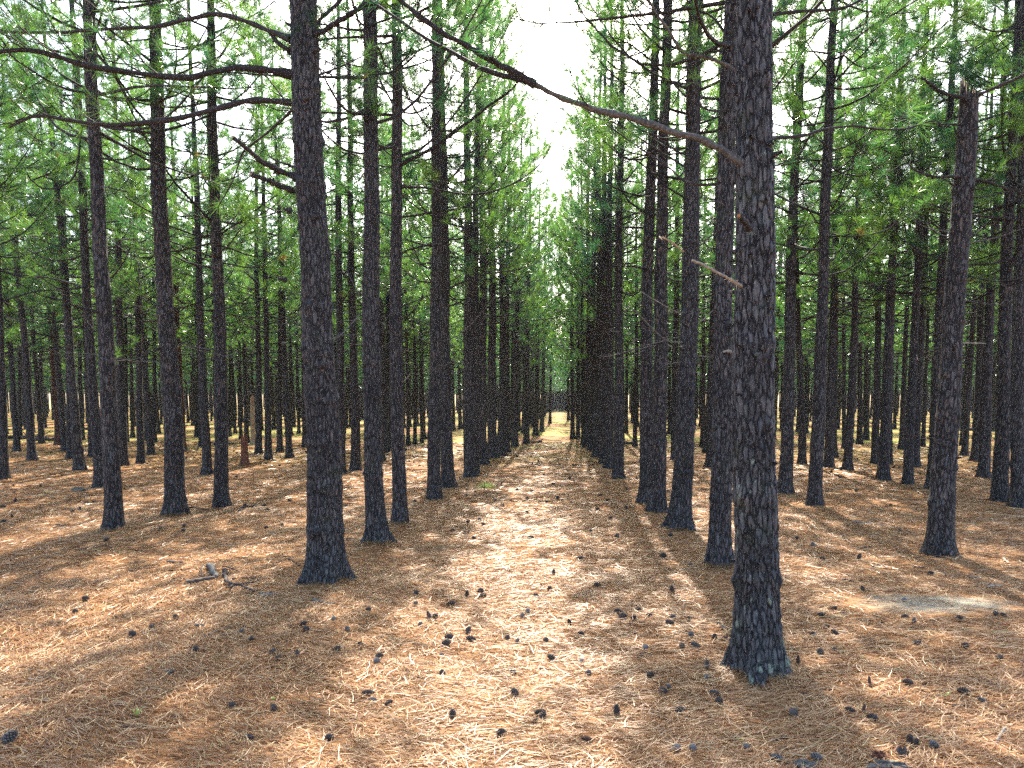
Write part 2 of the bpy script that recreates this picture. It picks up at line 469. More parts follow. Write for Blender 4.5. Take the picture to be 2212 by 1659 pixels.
# ------------------------------------------------------------------ trunks
def trunk_mesh(name, D, H, seg, rings, mat, rng, top_break=None, whorls=True, low_dense=0.0, flare=0.42):
    """tapering trunk with a flared foot, slight bends and knotty whorls"""
    Ht = top_break or H
    u = np.linspace(0, 1, rings)
    h = Ht * u
    if low_dense:
        h = Ht * (u ** low_dense)
    r = 0.5 * D * np.maximum(0.03, 1 - h / H) ** 0.62
    ph = rng.uniform(0, 6.28, 8)
    wob = 0.02
    cx = wob * (np.sin(h * 0.9 + ph[0]) - np.sin(ph[0])) + 0.006 * np.sin(h * 3.1 + ph[1])
    cy = wob * (np.sin(h * 0.8 + ph[2]) - np.sin(ph[2])) + 0.006 * np.sin(h * 2.7 + ph[3])
    th = np.linspace(0, 2 * math.pi, seg, endpoint=False)
    fl = 1 + flare * np.exp(-h / (0.42 * D + 0.05)) + 0.12 * np.exp(-h / 0.9)
    lobes = 1 + ((0.25 if seg > 100 else 0.16) * np.exp(-h / 0.18))[:, None] * (np.cos(5 * th + ph[4]) + 0.6 * np.cos(3 * th + ph[5]) + 0.4 * np.cos(8 * th + ph[6]))[None, :]
    rr = (r * fl)[:, None] * lobes
    rr = rr * (1 + 0.03 * np.sin(2 * th[None, :] + h[:, None] * 1.7 + ph[7]) + 0.018 * np.sin(5 * th[None, :] - h[:, None] * 4.0))
    if whorls:
        hw = rng.uniform(0.5, 0.9)
        while hw < Ht - 0.3:
            a0 = rng.uniform(0, 6.28)
            for k in range(rng.integers(2, 5)):
                a = a0 + k * rng.uniform(1.1, 2.2)
                da = np.angle(np.exp(1j * (th - a)))
                rr = rr * (1 + 0.13 * np.exp(-((h[:, None] - hw - rng.uniform(-.03, .03)) / 0.045) ** 2) * np.exp(-(da[None, :] / 0.28) ** 2))
            rr = rr * (1 + 0.035 * np.exp(-((h - hw) / 0.05) ** 2))[:, None]
            hw += rng.uniform(0.38, 0.62)
    if seg >= 20:
        rr = rr * (1 + rng.normal(0, 0.012, rr.shape))
    if top_break:
        spl = rng.uniform(-0.12, 0.10, seg)
        hz = np.repeat(h[:, None], seg, 1)
        hz[-1] += spl + 0.12 * np.cos(th + 1.0)
    else:
        hz = np.repeat(h[:, None], seg, 1)
    hz[0] -= 0.05
    V = np.stack([cx[:, None] + rr * np.cos(th), cy[:, None] + rr * np.sin(th), hz], -1).reshape(-1, 3)
    i = np.arange(rings - 1)[:, None] * seg; j = np.arange(seg)[None, :]; j2 = (j + 1) % seg
    F = np.stack([i + j, i + j2, i + seg + j2, i + seg + j], -1).reshape(-1, 4)
    mb = MB(); mb.add(V, F)
    for q in range(0 if Ht < 1.5 else 46 if seg > 14 else 14):
        hs = rng.uniform(0.7, min(Ht - .2, 6.0)); a = rng.uniform(0, 6.28)
        k = int(np.searchsorted(h, hs)) ; k = min(k, rings - 1)
        r_ = r[k] * fl[k]
        c0 = np.array([cx[k], cy[k], hs]); dd = np.array([math.cos(a), math.sin(a), rng.uniform(0, .5)])
        l = r_ + rng.uniform(.006, .045) * (1 if rng.random() < .75 else 2); rs_ = rng.uniform(.006, .015)
        add_tube(mb, [c0 + dd * r_ * .8, c0 + dd * (r_ + l) / 2, c0 + dd * l], [rs_ * 1.5, rs_, rs_ * .7], 5, 0)
    if top_break:
        n0 = (rings - 1) * seg
        ring = V[n0:]
        mb.add(np.vstack([ring.mean(0) - [0, 0, 0.15], ring]), [[0, 1 + (k + 1) % seg, 1 + k] for k in range(seg)][::-1], 1)
    return mb.mesh(name, [mat, M_WOOD])

# ------------------------------------------------------------------ needles
def tuft_tris(P, A, n, w, rng, lmin=0.13, lmax=0.20, back=0.09, spread=(0.2, 1.35)):
    """P, A: (m,3) tips and axes of twigs; n needles round each; returns triangles"""
    P = np.asarray(P, float); A = np.asarray(A, float)
    m = len(P)
    if m == 0:
        return np.zeros((0, 3)), np.zeros((0, 3), int)
    A = A / np.linalg.norm(A, axis=1, keepdims=True)
    ref = np.where(np.abs(A[:, 2:3]) < 0.9, np.array([[0, 0, 1.0]]), np.array([[1.0, 0, 0]]))
    B = np.cross(A, ref); B /= np.linalg.norm(B, axis=1, keepdims=True)
    C = np.cross(A, B)
    th = rng.uniform(0, 2 * math.pi, (m, n)); ph = rng.uniform(spread[0], spread[1], (m, n))
    bk = rng.uniform(0, back, (m, n))
    L = rng.uniform(lmin, lmax, (m, n))
    d = (np.cos(ph)[..., None] * A[:, None] + np.sin(ph)[..., None] * (np.cos(th)[..., None] * B[:, None] + np.sin(th)[..., None] * C[:, None]))
    o = P[:, None] - bk[..., None] * A[:, None]
    tip = o + d * L[..., None]; tip[..., 2] -= 0.02
    side = np.cross(d, rng.normal(size=(m, n, 3))); side /= np.maximum(np.linalg.norm(side, axis=-1, keepdims=True), 1e-6)
    ww = w * rng.uniform(0.7, 1.3, (m, n, 1))
    mid = o + d * L[..., None] * 0.12
    V = np.stack([mid - side * ww / 2, mid + side * ww / 2, tip], axis=2).reshape(-1, 3)
    F = np.arange(len(V)).reshape(-1, 3)
    return V, F

def grow_branch(mb, tips, axes, base, az, L, r0, rng, sides=5, twig_sides=3, twigs=6.0, bare=0.35, rise=None, curve=None, npts=8, wiggle=0.09, foliage=True, mat=0, tmat=1):
    s = np.linspace(0, 1, npts)
    rise = rng.uniform(-0.32, 0.32) if rise is None else rise
    curve = rng.uniform(0.05, 0.85) if curve is None else curve
    az_s = az + rng.uniform(-0.9, 0.9) * s + np.cumsum(rng.normal(0, wiggle, npts))
    dr = L / (npts - 1)
    x = base[0] + np.concatenate([[0], np.cumsum(np.cos(az_s[1:]) * dr)])
    y = base[1] + np.concatenate([[0], np.cumsum(np.sin(az_s[1:]) * dr)])
    z = base[2] + L * (rise * s + curve * (s ** 2.4) + rng.uniform(-.05, .05) * np.sin(s * 5 + rng.uniform(0, 6))) + np.concatenate([[0], np.cumsum(rng.normal(0, 0.012, npts - 1))])
    P = np.stack([x, y, z], 1)
    add_tube(mb, P, r0 * (1 - 0.8 * s), sides, mat)
    sub_twigs(mb, tips, axes, P, r0, L, rng, twig_sides, twigs, bare, foliage, tmat)
    return P

def sub_twigs(mb, tips, axes, P, r0, L, rng, twig_sides=3, twigs=6.0, bare=0.35, foliage=True, tmat=1, tw_len=0.6):
    npts = len(P)
    nt = max(1, int(L * twigs * (1 - bare)))
    for q in range(nt):
        u = bare + (1 - bare) * (q + rng.uniform(0, 1)) / nt
        k = min(int(u * (npts - 1)), npts - 2); f = u * (npts - 1) - k
        p = P[k] * (1 - f) + P[k + 1] * f
        t = P[k + 1] - P[k]; t /= np.linalg.norm(t)
        a0 = math.atan2(t[1], t[0]) + rng.choice([-1, 1]) * rng.uniform(0.3, 1.15)
        tl = tw_len * rng.uniform(0.35, 1.0) * (1.15 - 0.6 * u) * min(1.0, 0.45 + L / 2.5)
        up = rng.uniform(-0.3, 0.35)
        cur = rng.uniform(0.35, 1.1)
        ss = np.array([0, 0.35, 0.7, 1.0])
        Q = np.stack([p[0] + tl * ss * math.cos(a0), p[1] + tl * ss * math.sin(a0), p[2] + tl * (up * ss + cur * ss ** 2)], 1)
        rt = max(0.0035, min(0.010, r0 * 0.35))
        add_tube(mb, Q, rt * (1 - 0.5 * ss), twig_sides, tmat)
        if foliage:
            tips.append(Q[-1]); axes.append(Q[-1] - Q[-2])
            if tl > 0.22 and rng.random() < 0.6:
                tips.append(Q[2]); axes.append(Q[2] - Q[1])
            if tl > 0.30 and rng.random() < 0.7:
                # side shoot
                a1 = a0 + rng.choice([-1, 1]) * rng.uniform(0.5, 1.0)
                l2 = tl * rng.uniform(0.3, 0.55)
                Q2 = np.array([Q[1], Q[1] + [l2 * .5 * math.cos(a1), l2 * .5 * math.sin(a1), l2 * .15], Q[1] + [l2 * math.cos(a1), l2 * math.sin(a1), l2 * .65]])
                add_tube(mb, Q2, [rt * .7, rt * .6, rt * .4], twig_sides, tmat)
                tips.append(Q2[-1]); axes.append(Q2[-1] - Q2[-2])
    if foliage:
        tips.append(P[-1]); axes.append(P[-1] - P[-2])

def crown_meshes(name, rng, H, hb, D, per_whorl=(3, 6), needles=30, width=0.005, Lmax=2.3, twigs=5.0, gap=(0.38, 0.58), sides=5, twig_sides=3, split=False, nl=(0.13, 0.20), low=0.35):
    """the live crown of one tree: a list of (branch mesh, needle mesh), one pair per branch when split, else a single pair"""
    out = []
    mb = MB(); tips = []; axes = []
    def close():
        nonlocal mb, tips, axes
        if mb.n == 0:
            return
        V, F = tuft_tris(tips, axes, needles, width, rng, *nl)
        nb = MB()
        if len(V): nb.add(V, F)
        out.append((mb.mesh(name + '_branch', [M_LIMB, M_TWIG]), nb.mesh(name + '_needles', [M_NEEDLE], smooth=False) if len(V) else None))
        mb = MB(); tips = []; axes = []
    h = hb
    while h < H - 0.25:
        t = (h - hb) / (H - hb)
        k = rng.integers(per_whorl[0], per_whorl[1])
        if h > 8.5: k = max(2, k - 1)
        a0 = rng.uniform(0, 6.28)
        for q in range(k):
            az = a0 + q * 2 * math.pi / k + rng.uniform(-0.5, 0.5)
            L = (Lmax * (1 - t) ** 0.7 + 0.3) * rng.uniform(0.5, 1.15)
            hh = h + rng.uniform(-0.14, 0.14)
            rtr = 0.5 * D * max(0.03, 1 - min(hh, H - .1) / H) ** 0.62
            base = (0.6 * rtr * math.cos(az), 0.6 * rtr * math.sin(az), hh)
            bare = 0.42 * (1 - t) + 0.10
            fol = True
            if t < 0.10 and rng.random() < low:
                bare = 0.75
            if rng.random() < 0.12 * (1 - t):
                fol = False
            grow_branch(mb, tips, axes, base, az, L, 0.007 + 0.0068 * L, rng, sides, twig_sides, twigs, bare, foliage=fol)
            if split: close()
        h += rng.uniform(*gap)
    tips.append(np.array([0, 0, H])); axes.append(np.array([0, 0, 1.0]))
    add_tube(mb, [[0, 0, H - .6], [0, 0, H]], [.012, .006], 4)
    close()
    return out

def dead_branches(rng, h0, h1, D, H, n, lmax=1.3):
    """bare dead branches below the crown, one mesh each"""
    out = []
    for q in range(n):
        mb = MB()
        h = rng.uniform(h0, h1)
        az = rng.uniform(0, 6.28)
        rtr = 0.5 * D * max(0.03, 1 - h / H) ** 0.62
        grow_branch(mb, [], [], (0.5 * rtr * math.cos(az), 0.5 * rtr * math.sin(az), h), az, rng.uniform(0.25, lmax), rng.uniform(0.005, 0.011), rng,
                    5, 3, rng.uniform(0.5, 3.0), 0.3, foliage=False, rise=rng.uniform(-0.35, 0.25), curve=rng.uniform(-0.1, 0.45), wiggle=0.13)
        out.append(mb.mesh('dead_branch', [M_LIMB if rng.random() < .8 else M_LIMB_GREY, M_TWIG]))
    return out

# ------------------------------------------------------------------ kinds of tree, built once, shared by copies
TREE_H = 12.6
D0 = 0.25
rngT = np.random.default_rng(11)
NEAR_TRUNKS = [trunk_mesh('trunk', D0, TREE_H, 40, 200, M_BARK, rngT) for _ in range(6)]
RED_TRUNK = trunk_mesh('trunk', D0, TREE_H, 32, 150, M_BARK_RED, rngT)
FAR_TRUNKS = [trunk_mesh('trunk', D0, TREE_H, 16, 60, M_BARK, rngT) for _ in range(4)]
TALL_CROWNS = [crown_meshes('tall', rngT, TREE_H, 5.3, D0, needles=54, width=0.0058, Lmax=2.05, twigs=8.0, split=True, nl=(0.14, 0.23)) for _ in range(4)]
NEAR_CROWNS = [crown_meshes('near', rngT, TREE_H, 4.1, D0, needles=46, width=0.0072, Lmax=2.05, twigs=8.0, split=True, nl=(0.14, 0.23)) for _ in range(4)]
MID_CROWNS = [crown_meshes('mid', rngT, TREE_H, 3.5, D0, needles=20, width=0.0145, Lmax=2.1, twigs=7.5, sides=4, nl=(0.13, 0.22)) for _ in range(5)]
DEADS = [dead_branches(rngT, 1.8, 5.2, D0, TREE_H, 14, 1.5) for _ in range(5)]

def lean_rotation(base, top):
    d = (Vector(top) - Vector(base)).normalized()
    return Vector((0, 0, 1)).rotation_difference(d)

TREES = []       # (root, x, y, hero px base or None)

def plant(x, y, D, quat=None, kind='near', spin=None, scale=1.0, special=None, i=0, trunk=None, crown=True, dead=True):
    root = bpy.data.objects.new('pine_tree', None)
    root.empty_display_size = 0.3
    COL.objects.link(root)
    root.location = (x, y, float(zg(x, y)) - 0.02)
    rnd = random.Random(int(x * 977 + y * 7919))
    spin = rnd.uniform(0, 6.28) if spin is None else spin
    q = quat if quat is not None else Euler((rnd.gauss(0, 0.012), rnd.gauss(0, 0.012), 0)).to_quaternion()
    root.rotation_mode = 'QUATERNION'
    root.rotation_quaternion = q @ Euler((0, 0, spin)).to_quaternion()
    root.scale = (1, 1, scale)
    if trunk is None:
        trunk = rnd.choice(NEAR_TRUNKS if kind in ('near', 'tall') else FAR_TRUNKS)
        t = link('trunk', trunk, root); t.scale = (D / D0, D / D0, 1)
    else:
        t = link('trunk', trunk, root)
    t.rotation_euler = (0, 0, rnd.uniform(0, 6.28)) if special is None else (0, 0, 0)
    if dead:
        a = rnd.uniform(0, 6.28)
        for me in rnd.choice(DEADS):
            d = link('dead_branch', me, root); d.rotation_euler = (0, 0, a + rnd.uniform(-.3, .3)); d.scale = (D / D0, D / D0, 1)
    if crown:
        src = rnd.choice({'tall': TALL_CROWNS, 'near': NEAR_CROWNS, 'mid': MID_CROWNS}[kind])
        a = rnd.uniform(0, 6.28); s = rnd.uniform(0.88, 1.08) * (0.82 if abs(x + 0.45) < 2.9 and y > 9 else 1.0)
        for mb_, mn_ in src:
            b = link('crown' if len(src) == 1 else 'branch', mb_, root)
            b.rotation_euler = (0, 0, a); b.scale = (s, s, 1)
            if mn_ is not None:
                link('needles', mn_, b)
    root['category'] = 'pine tree'
    root['group'] = 'pine trees planted in rows'
    return root

# measured trees: base x, base y, width near the foot, x and y of the axis higher up, label (or None)
NEAREST = 'the nearest trunk, thick and spotted with pale green lichen'
HEROES = [
    (1650, 1452, 93, 1637, 0, 'nearest and thickest pine, bark spotted with pale green lichen, one long bare limb'),
    (695, 1255, 76, 646, 0, 'thick fissured pine left of the path with two long limbs and broken stubs'),
    (1557, 1234, 44, 1584, 300, 'straight pine half hidden behind the lichen-spotted trunk, foot just left of it'),
    (808, 1171, 42, 790, 0, 'dark pine with flared foot just right of the thick left-hand trunk'),
    (861, 1134, 31, 853, 0, 'slim pine behind the dark flared one, with a limb curving up over the path'),
    (1473, 1146, 42, 1507, 0, 'grey pine with green-tinged foot, third trunk from the camera right of the path'),
    (237, 1151, 37, 184, 120, 'knobby pine at the far left with a crooked dead branch and dark knots'),
    (370, 1111, 42, 328, 100, 'straight pine right of the knobby one, a drooping needled branch on its left'),
    (472, 1092, 30, 447, 30, 'slim pine with a small flared foot, between the straight and the thick left trunks'),
    (935, 1080, 28, 938, 150, 'pine of the left path row whose trunk overlaps a twin just behind it'),
    (965, 1056, 27, 956, 450, 'twin pine standing close behind the overlapping one on the left path row'),
    (1421, 1105, 32, 1442, 100, 'front one of two pines almost touching right of the path'),
    (1397, 1086, 29, 1413, 300, 'rear one of two pines almost touching right of the path'),
    (2043, 1196, 47, 2103, 185, 'pine with its top snapped off and splintered, bare limbs at the break'),
    (1763, 1097, 27, 1806, 30, 'slender pale pine forking high up, right of the lichen-spotted trunk'),
    (1698, 1069, 26, 1731, 187, 'dark slim pine close behind the lichen-spotted trunk on its right side'),
    (2167, 1083, 28, 2188, 560, 'dark pine near the right edge, foot level with the forked one'),
    (2206, 1095, 26, 2216, 560, 'pine cut by the right edge of the photo'),
    (210, 1057, 22, 190, 700, 'thin dark pine directly behind the knobby left one'),
    (1013, 1030, 24, 1009, 430, None), (1022, 1022, 20, 1028, 430, None), (1041, 1004, 22, 1040, 500, None),
    (1064, 993, 20, 1060, 480, None), (1082, 987, 18, 1084, 480, None), (1093, 976, 15, 1098, 500, None),
    (1112, 966, 13, 1120, 620, None), (1137, 960, 12, 1142, 640, None),
    (1157, 941, 11, 1161, 700, None), (1170, 933, 9, 1174, 720, None), (1188, 915, 6, 1190, 780, None),
    (734, 1024, 19, 731, 620, None), (766, 1018, 20, 759, 620, None), (820, 996, 16, 815, 700, None),
    (827, 959, 12, 826, 700, None), (881, 961, 8, 878, 700, None), (896, 959, 8, 893, 700, None), (911, 957, 7, 908, 700, None),
    (1335, 1037, 21, 1341, 420, None), (1316, 1012, 18, 1318, 480, None), (1304, 1000, 17, 1306, 490, None),
    (1291, 988, 17, 1294, 500, None), (1280, 975, 15, 1283, 520, None), (1268, 968, 14, 1270, 600, None),
    (1260, 961, 9, 1258, 700, None), (1249, 950, 8, 1249, 700, None), (1237, 949, 9, 1236, 720, None), (1228, 908, 6, 1228, 790, None),
    (1344, 952, 9, 1345, 700, None), (1353, 937, 7, 1354, 700, None), (1372, 965, 9, 1374, 650, None), (1388, 965, 9, 1388, 700, None),
    (1458, 995, 15, 1462, 640, None), (1518, 966, 10, 1521, 640, None), (1536, 1010, 18, 1546, 640, None),
    (4, 1036, 17, -4, 780, None), (33, 975, 13, 11, 660, None), (65, 996, 17, 34, 620, None),
    (121, 963, 19, 104, 690, 'reddish-brown stout pine at far left, broken off at the top of its clean trunk'),
    (136, 976, 13, 112, 640, None), (148, 991, 15, 140, 720, None), (167, 1019, 20, 134, 620, None), (196, 987, 15, 180, 640, None),
    (261, 1008, 19, 247, 373, None), (301, 1002, 15, 285, 410, None), (390, 974, 13, 380, 640, 'thin reddish pine showing just right of the straight left-hand trunk'),
    (444, 1023, 19, 424, 500, None), (578, 996, 14, 568, 480, None), (602, 974, 12, 601, 657, None), (623, 991, 14, 607, 600, None),
    (545, 961, 9, 542, 862, 'SNAG'), (526, 1006, 14, 526, 948, 'STUMP'), (495, 942, 6, 494, 720, None), (519, 948, 7, 516, 720, None),
    (559, 946, 7, 557, 720, None), (271, 955, 9, 268, 700, None), (284, 946, 8, 282, 740, None), (315, 952, 11, 312, 740, None), (332, 957, 9, 330, 740, None),
    (88, 939, 8, 84, 740, None), (41, 944, 8, 38, 720, None), (175, 950, 10, 170, 740, None),
    (1736, 1002, 15, 1727, 638, None), (1793, 1008, 18, 1807, 560, None), (1804, 987, 11, 1806, 690, None), (1826, 968, 9, 1823, 700, None),
    (1834, 1017, 17, 1851, 600, None), (1859, 961, 11, 1862, 700, None), (1873, 950, 11, 1877, 700, None), (1893, 1002, 15, 1899, 619, None),
    (1912, 1038, 21, 1934, 560, None), (1923, 1002, 13, 1926, 700, None), (1950, 970, 11, 1962, 640, None), (1965, 1047, 19, 1991, 410, None),
    (1981, 1008, 15, 1997, 619, None), (1996, 965, 8, 2007, 700, None), (2017, 1056, 20, 2049, 410, None), (2016, 948, 9, 2019, 720, None),
    (2080, 963, 9, 2092, 720, None), (2110, 1000, 15, 2128, 619, None), (2130, 1036, 21, 2153, 600, None), (2181, 961, 9, 2188, 720, None),
    (2203, 983, 13, 2209, 700, None),
]

placed = []
hero_roots = {}
for i, (bx, by, w, tx, ty, lab) in enumerate(HEROES):
    g = on_ground(bx, by)
    Y = g.y
    D = w * Y / F_PX / math.cos(math.atan2(g.x, g.y)) ** 0.0
    D = max(0.13, min(0.36, D))
    top = at_depth(tx, ty, Y)
    centre = g + Vector((0, D * 0.5, 0))
    placed.append((centre.x, centre.y))
    if lab in ('SNAG', 'STUMP'):
        hero_roots[lab] = (centre, D, top)
        continue
    q = lean_rotation((g.x, Y, 0), top)
    rng = np.random.default_rng(500 + i)
    kw = {}
    if i in (0, 1, 2, 3, 5):
        mat = M_BARK_LICHEN if i == 0 else M_BARK_NEAR
        # detailed foot and bole: dense rings low down, wider spaced above the frame
        kw['trunk'] = trunk_mesh('trunk', D, TREE_H + 1.0, 150 if i < 2 else 110, 620 if i < 2 else 520, mat, rng, low_dense=1.25, flare=0.62 if i != 1 else 0.42)
        kw['spin'] = 0.0; kw['special'] = True
    if i == 13:
        kw['trunk'] = trunk_mesh('trunk', D, TREE_H + 1.0, 60, 300, M_BARK, rng, top_break=float(top.z))
        kw['crown'] = False
    if lab and 'reddish' in lab:
        kw['trunk'] = RED_TRUNK
    kind = 'tall' if Y < 12.5 else ('near' if Y < 24 else 'mid')
    root = plant(centre.x, centre.y, D, q, kind, i=i, **kw)
    if lab and 'reddish' in lab:
        root.children[0].scale = (D / D0, D / D0, 1)
    if i in (0, 1):
        # the foremost two show no foliage of their own but for the limbs built below; the crown starts above the frame
        for c in list(root.children):
            if c.name.startswith(('branch', 'crown')):
                c.location = (0, 0, 1.2)
            if c.name.startswith('dead_branch'):
                bpy.data.objects.remove(c)
    hero_roots[i] = root
    TREES.append([root, centre.x, centre.y, lab])

# rows beyond the measured ones, 3.75 m apart, a pine every two metres or so
rnd = random.Random(5)
cand = []
for k in range(-24, 25):
    X = (-2.35 - 3.75 * k) if k >= 0 else (1.45 + 3.75 * (-k - 1))
    y = 7.5 + rnd.uniform(0, 2)
    while y < 185:
        x = X + rnd.gauss(0, 0.16) + 0.0
        d = min((x - a) ** 2 + ((y - b) * 0.75) ** 2 for a, b in placed)
        p = project((x, y, 0))
        vis = p is not None and -260 < p[0] < W_PX + 260
        in_frame = p is not None and 8 < p[0] < W_PX - 8
        # the measured part of the wood stays as photographed
        ok = vis and d > 1.3 ** 2 and not (in_frame and y < 24)
        if ok and rnd.random() < (0.93 if y > 24 else 0.8):
            cand.append((x, y, in_frame))
        y += rnd.uniform(1.4, 2.4) * (1.0 if y < 110 else 1.25)
# the path ends against more trees
for y in np.arange(112, 165, 0.7):
    cand.append((rnd.uniform(-2.2, 1.3), float(y), True))
cand.sort(key=lambda c: c[1])
N_SINGLE = 300 - len(TREES)
singles = cand[:N_SINGLE]
rest = cand[N_SINGLE:]
for x, y, inf in singles:
    D = rnd.uniform(0.145, 0.225)
    kind = 'near' if y < 20 else 'mid'
    root = plant(x, y, D, None, kind, scale=rnd.uniform(0.92, 1.06), dead=y < 45)
    TREES.append([root, x, y, None])
print('single trees', len(TREES), 'reach', singles[-1][1], 'rest', len(rest))

# labels of the trees: the row they stand in and their place in it
WORDS = ['first', 'second', 'third', 'fourth', 'fifth', 'sixth', 'seventh', 'eighth', 'ninth', 'tenth', 'eleventh', 'twelfth', 'thirteenth', 'fourteenth',
         'fifteenth', 'sixteenth', 'seventeenth', 'eighteenth', 'nineteenth', 'twentieth']
rows = {}
for t in TREES:
    root, x, y, lab = t
    k = round((-2.35 - x) / 3.75) if x < -0.5 else -round((x - 1.45) / 3.75) - 1
    k = max(k, 0) if x < -0.5 else min(k, -1)
    rows.setdefault(k, []).append(t)
for k, L in rows.items():
    L.sort(key=lambda t: t[2])
    n = k + 1 if k >= 0 else -k
    side = 'left' if k >= 0 else 'right'
    rowname = '%s row %s of the path' % (WORDS[min(n, 20) - 1], side)
    seen = 0
    for root, x, y, lab in L:
        p = project((x, y, 0))
        inside = 0 < p[0] < W_PX
        if inside:
            seen += 1
        if lab:
            root['label'] = lab
        elif not inside and y < 30:
            root['label'] = 'pine just outside the photo in the ' + rowname
        elif seen <= (11 if n == 1 else 6):
            root['label'] = 'dark pine, %s from the camera in the %s' % (WORDS[max(seen, 1) - 1], rowname)
        else:
            root['label'] = 'slim distant pine far back in the ' + rowname

# the wood behind, far too many trees to part
def far_wood():
    rng = np.random.default_rng(77)
    variants = []
    for _ in range(6):
        mb = MB(); tips = []; axes = []
        h = 3.0
        while h < 12.2:
            t = (h - 3.6) / 9.0
            for q in range(rng.integers(3, 5)):
                az = rng.uniform(0, 6.28); L = (2.0 * (1 - t) ** 0.75 + 0.3) * rng.uniform(0.6, 1.1)
                end = np.array([L * math.cos(az), L * math.sin(az), h + L * rng.uniform(0.0, 0.5)])
                midp = end * 0.55; midp[2] = h + (end[2] - h) * 0.35
                add_tube(mb, [[0, 0, h], midp, end], [0.03, 0.02, 0.01], 3, 1)
                for s_ in range(int((3 + L * 4) * (0.75 if h < 7 else 0.5))):
                    f = rng.uniform(0.35, 1.0)
                    p = np.array([0, 0, h]) * (1 - f) + end * f + rng.normal(0, 0.16, 3)
                    tips.append(p); axes.append(np.array([math.cos(az) * .6, math.sin(az) * .6, 0.8]) + rng.normal(0, 0.3, 3))
            h += rng.uniform(0.42, 0.6)
        V, F = tuft_tris(tips, axes, 9, 0.045, rng, 0.16, 0.28)
        th = np.arange(7) * 2 * math.pi / 7
        hh = np.array([-0.05, 0.12, 0.5, 2, 4, 7, 10, 12.4]); rr = 0.088 * np.maximum(0.05, 1 - np.maximum(hh, 0) / 12.8) ** 0.62 * np.array([1.5, 1.2, 1.06, 1, 1, 1, 1, 1])
        TV = np.stack([rr[:, None] * np.cos(th), rr[:, None] * np.sin(th), np.repeat(hh[:, None], 7, 1)], -1).reshape(-1, 3)
        i = np.arange(7)[:, None] * 7; j = np.arange(7)[None, :]; j2 = (j + 1) % 7
        TF = np.stack([i + j, i + j2, i + 7 + j2, i + 7 + j], -1).reshape(-1, 4)
        BV = np.concatenate(mb.v); 
        Bq = np.concatenate(mb.f[(4, 1)])
        Bt = np.concatenate(mb.f[(3, 1)]) if (3, 1) in mb.f else np.zeros((0, 3), int)
        variants.append((V, F, TV, TF, BV, Bq, Bt))
    mb = MB()
    def xf(V, x, y, a, s, d=1.0, lx=0, ly=0):
        c, sn = math.cos(a), math.sin(a)
        z = V[:, 2] * s
        return np.stack([x + d * (c * V[:, 0] - sn * V[:, 1]) + lx * z, y + d * (sn * V[:, 0] + c * V[:, 1]) + ly * z, z], 1)
    for (x, y, inf) in rest:
        V, F, TV, TF, BV, Bq, Bt = variants[rng.integers(6)]
        a = rng.uniform(0, 6.28); s = rng.uniform(0.85, 1.08); lx, ly = rng.normal(0, 0.012, 2)
        mb.add(xf(TV, x, y, a, s, rng.uniform(0.8, 1.15), lx, ly), TF, 0)
        b0 = mb.n
        mb.add(xf(BV, x, y, a, s, 1, lx, ly), Bq, 0)
        n = len(V) // 3
        if y > 85:
            sel = rng.random(n) < (0.62 if y < 120 else 0.30)
            idx = np.where(sel)[0]
            T3 = V.reshape(-1, 3, 3)[idx]
            if y >= 120:      # fewer, broader clusters where they are under a pixel wide
                c3 = T3.mean(1, keepdims=True); T3 = c3 + (T3 - c3) * 1.5
            VV = T3.reshape(-1, 3)
        else:
            VV = V
        mb.add(xf(VV, x, y, a, s, 1, lx, ly), np.arange(len(VV)).reshape(-1, 3), 1)
    o = link('distant_pine_wood', mb.mesh('distant_pine_wood', [M_BARK_FAR, M_NEEDLE], smooth=False))
    o['kind'] = 'stuff'; o['label'] = 'crowd of thin far pine trunks and their green crowns closing the view'
far_wood()

# ------------------------------------------------------------------ single limbs seen on the foremost trees
class Limbs:
    pass

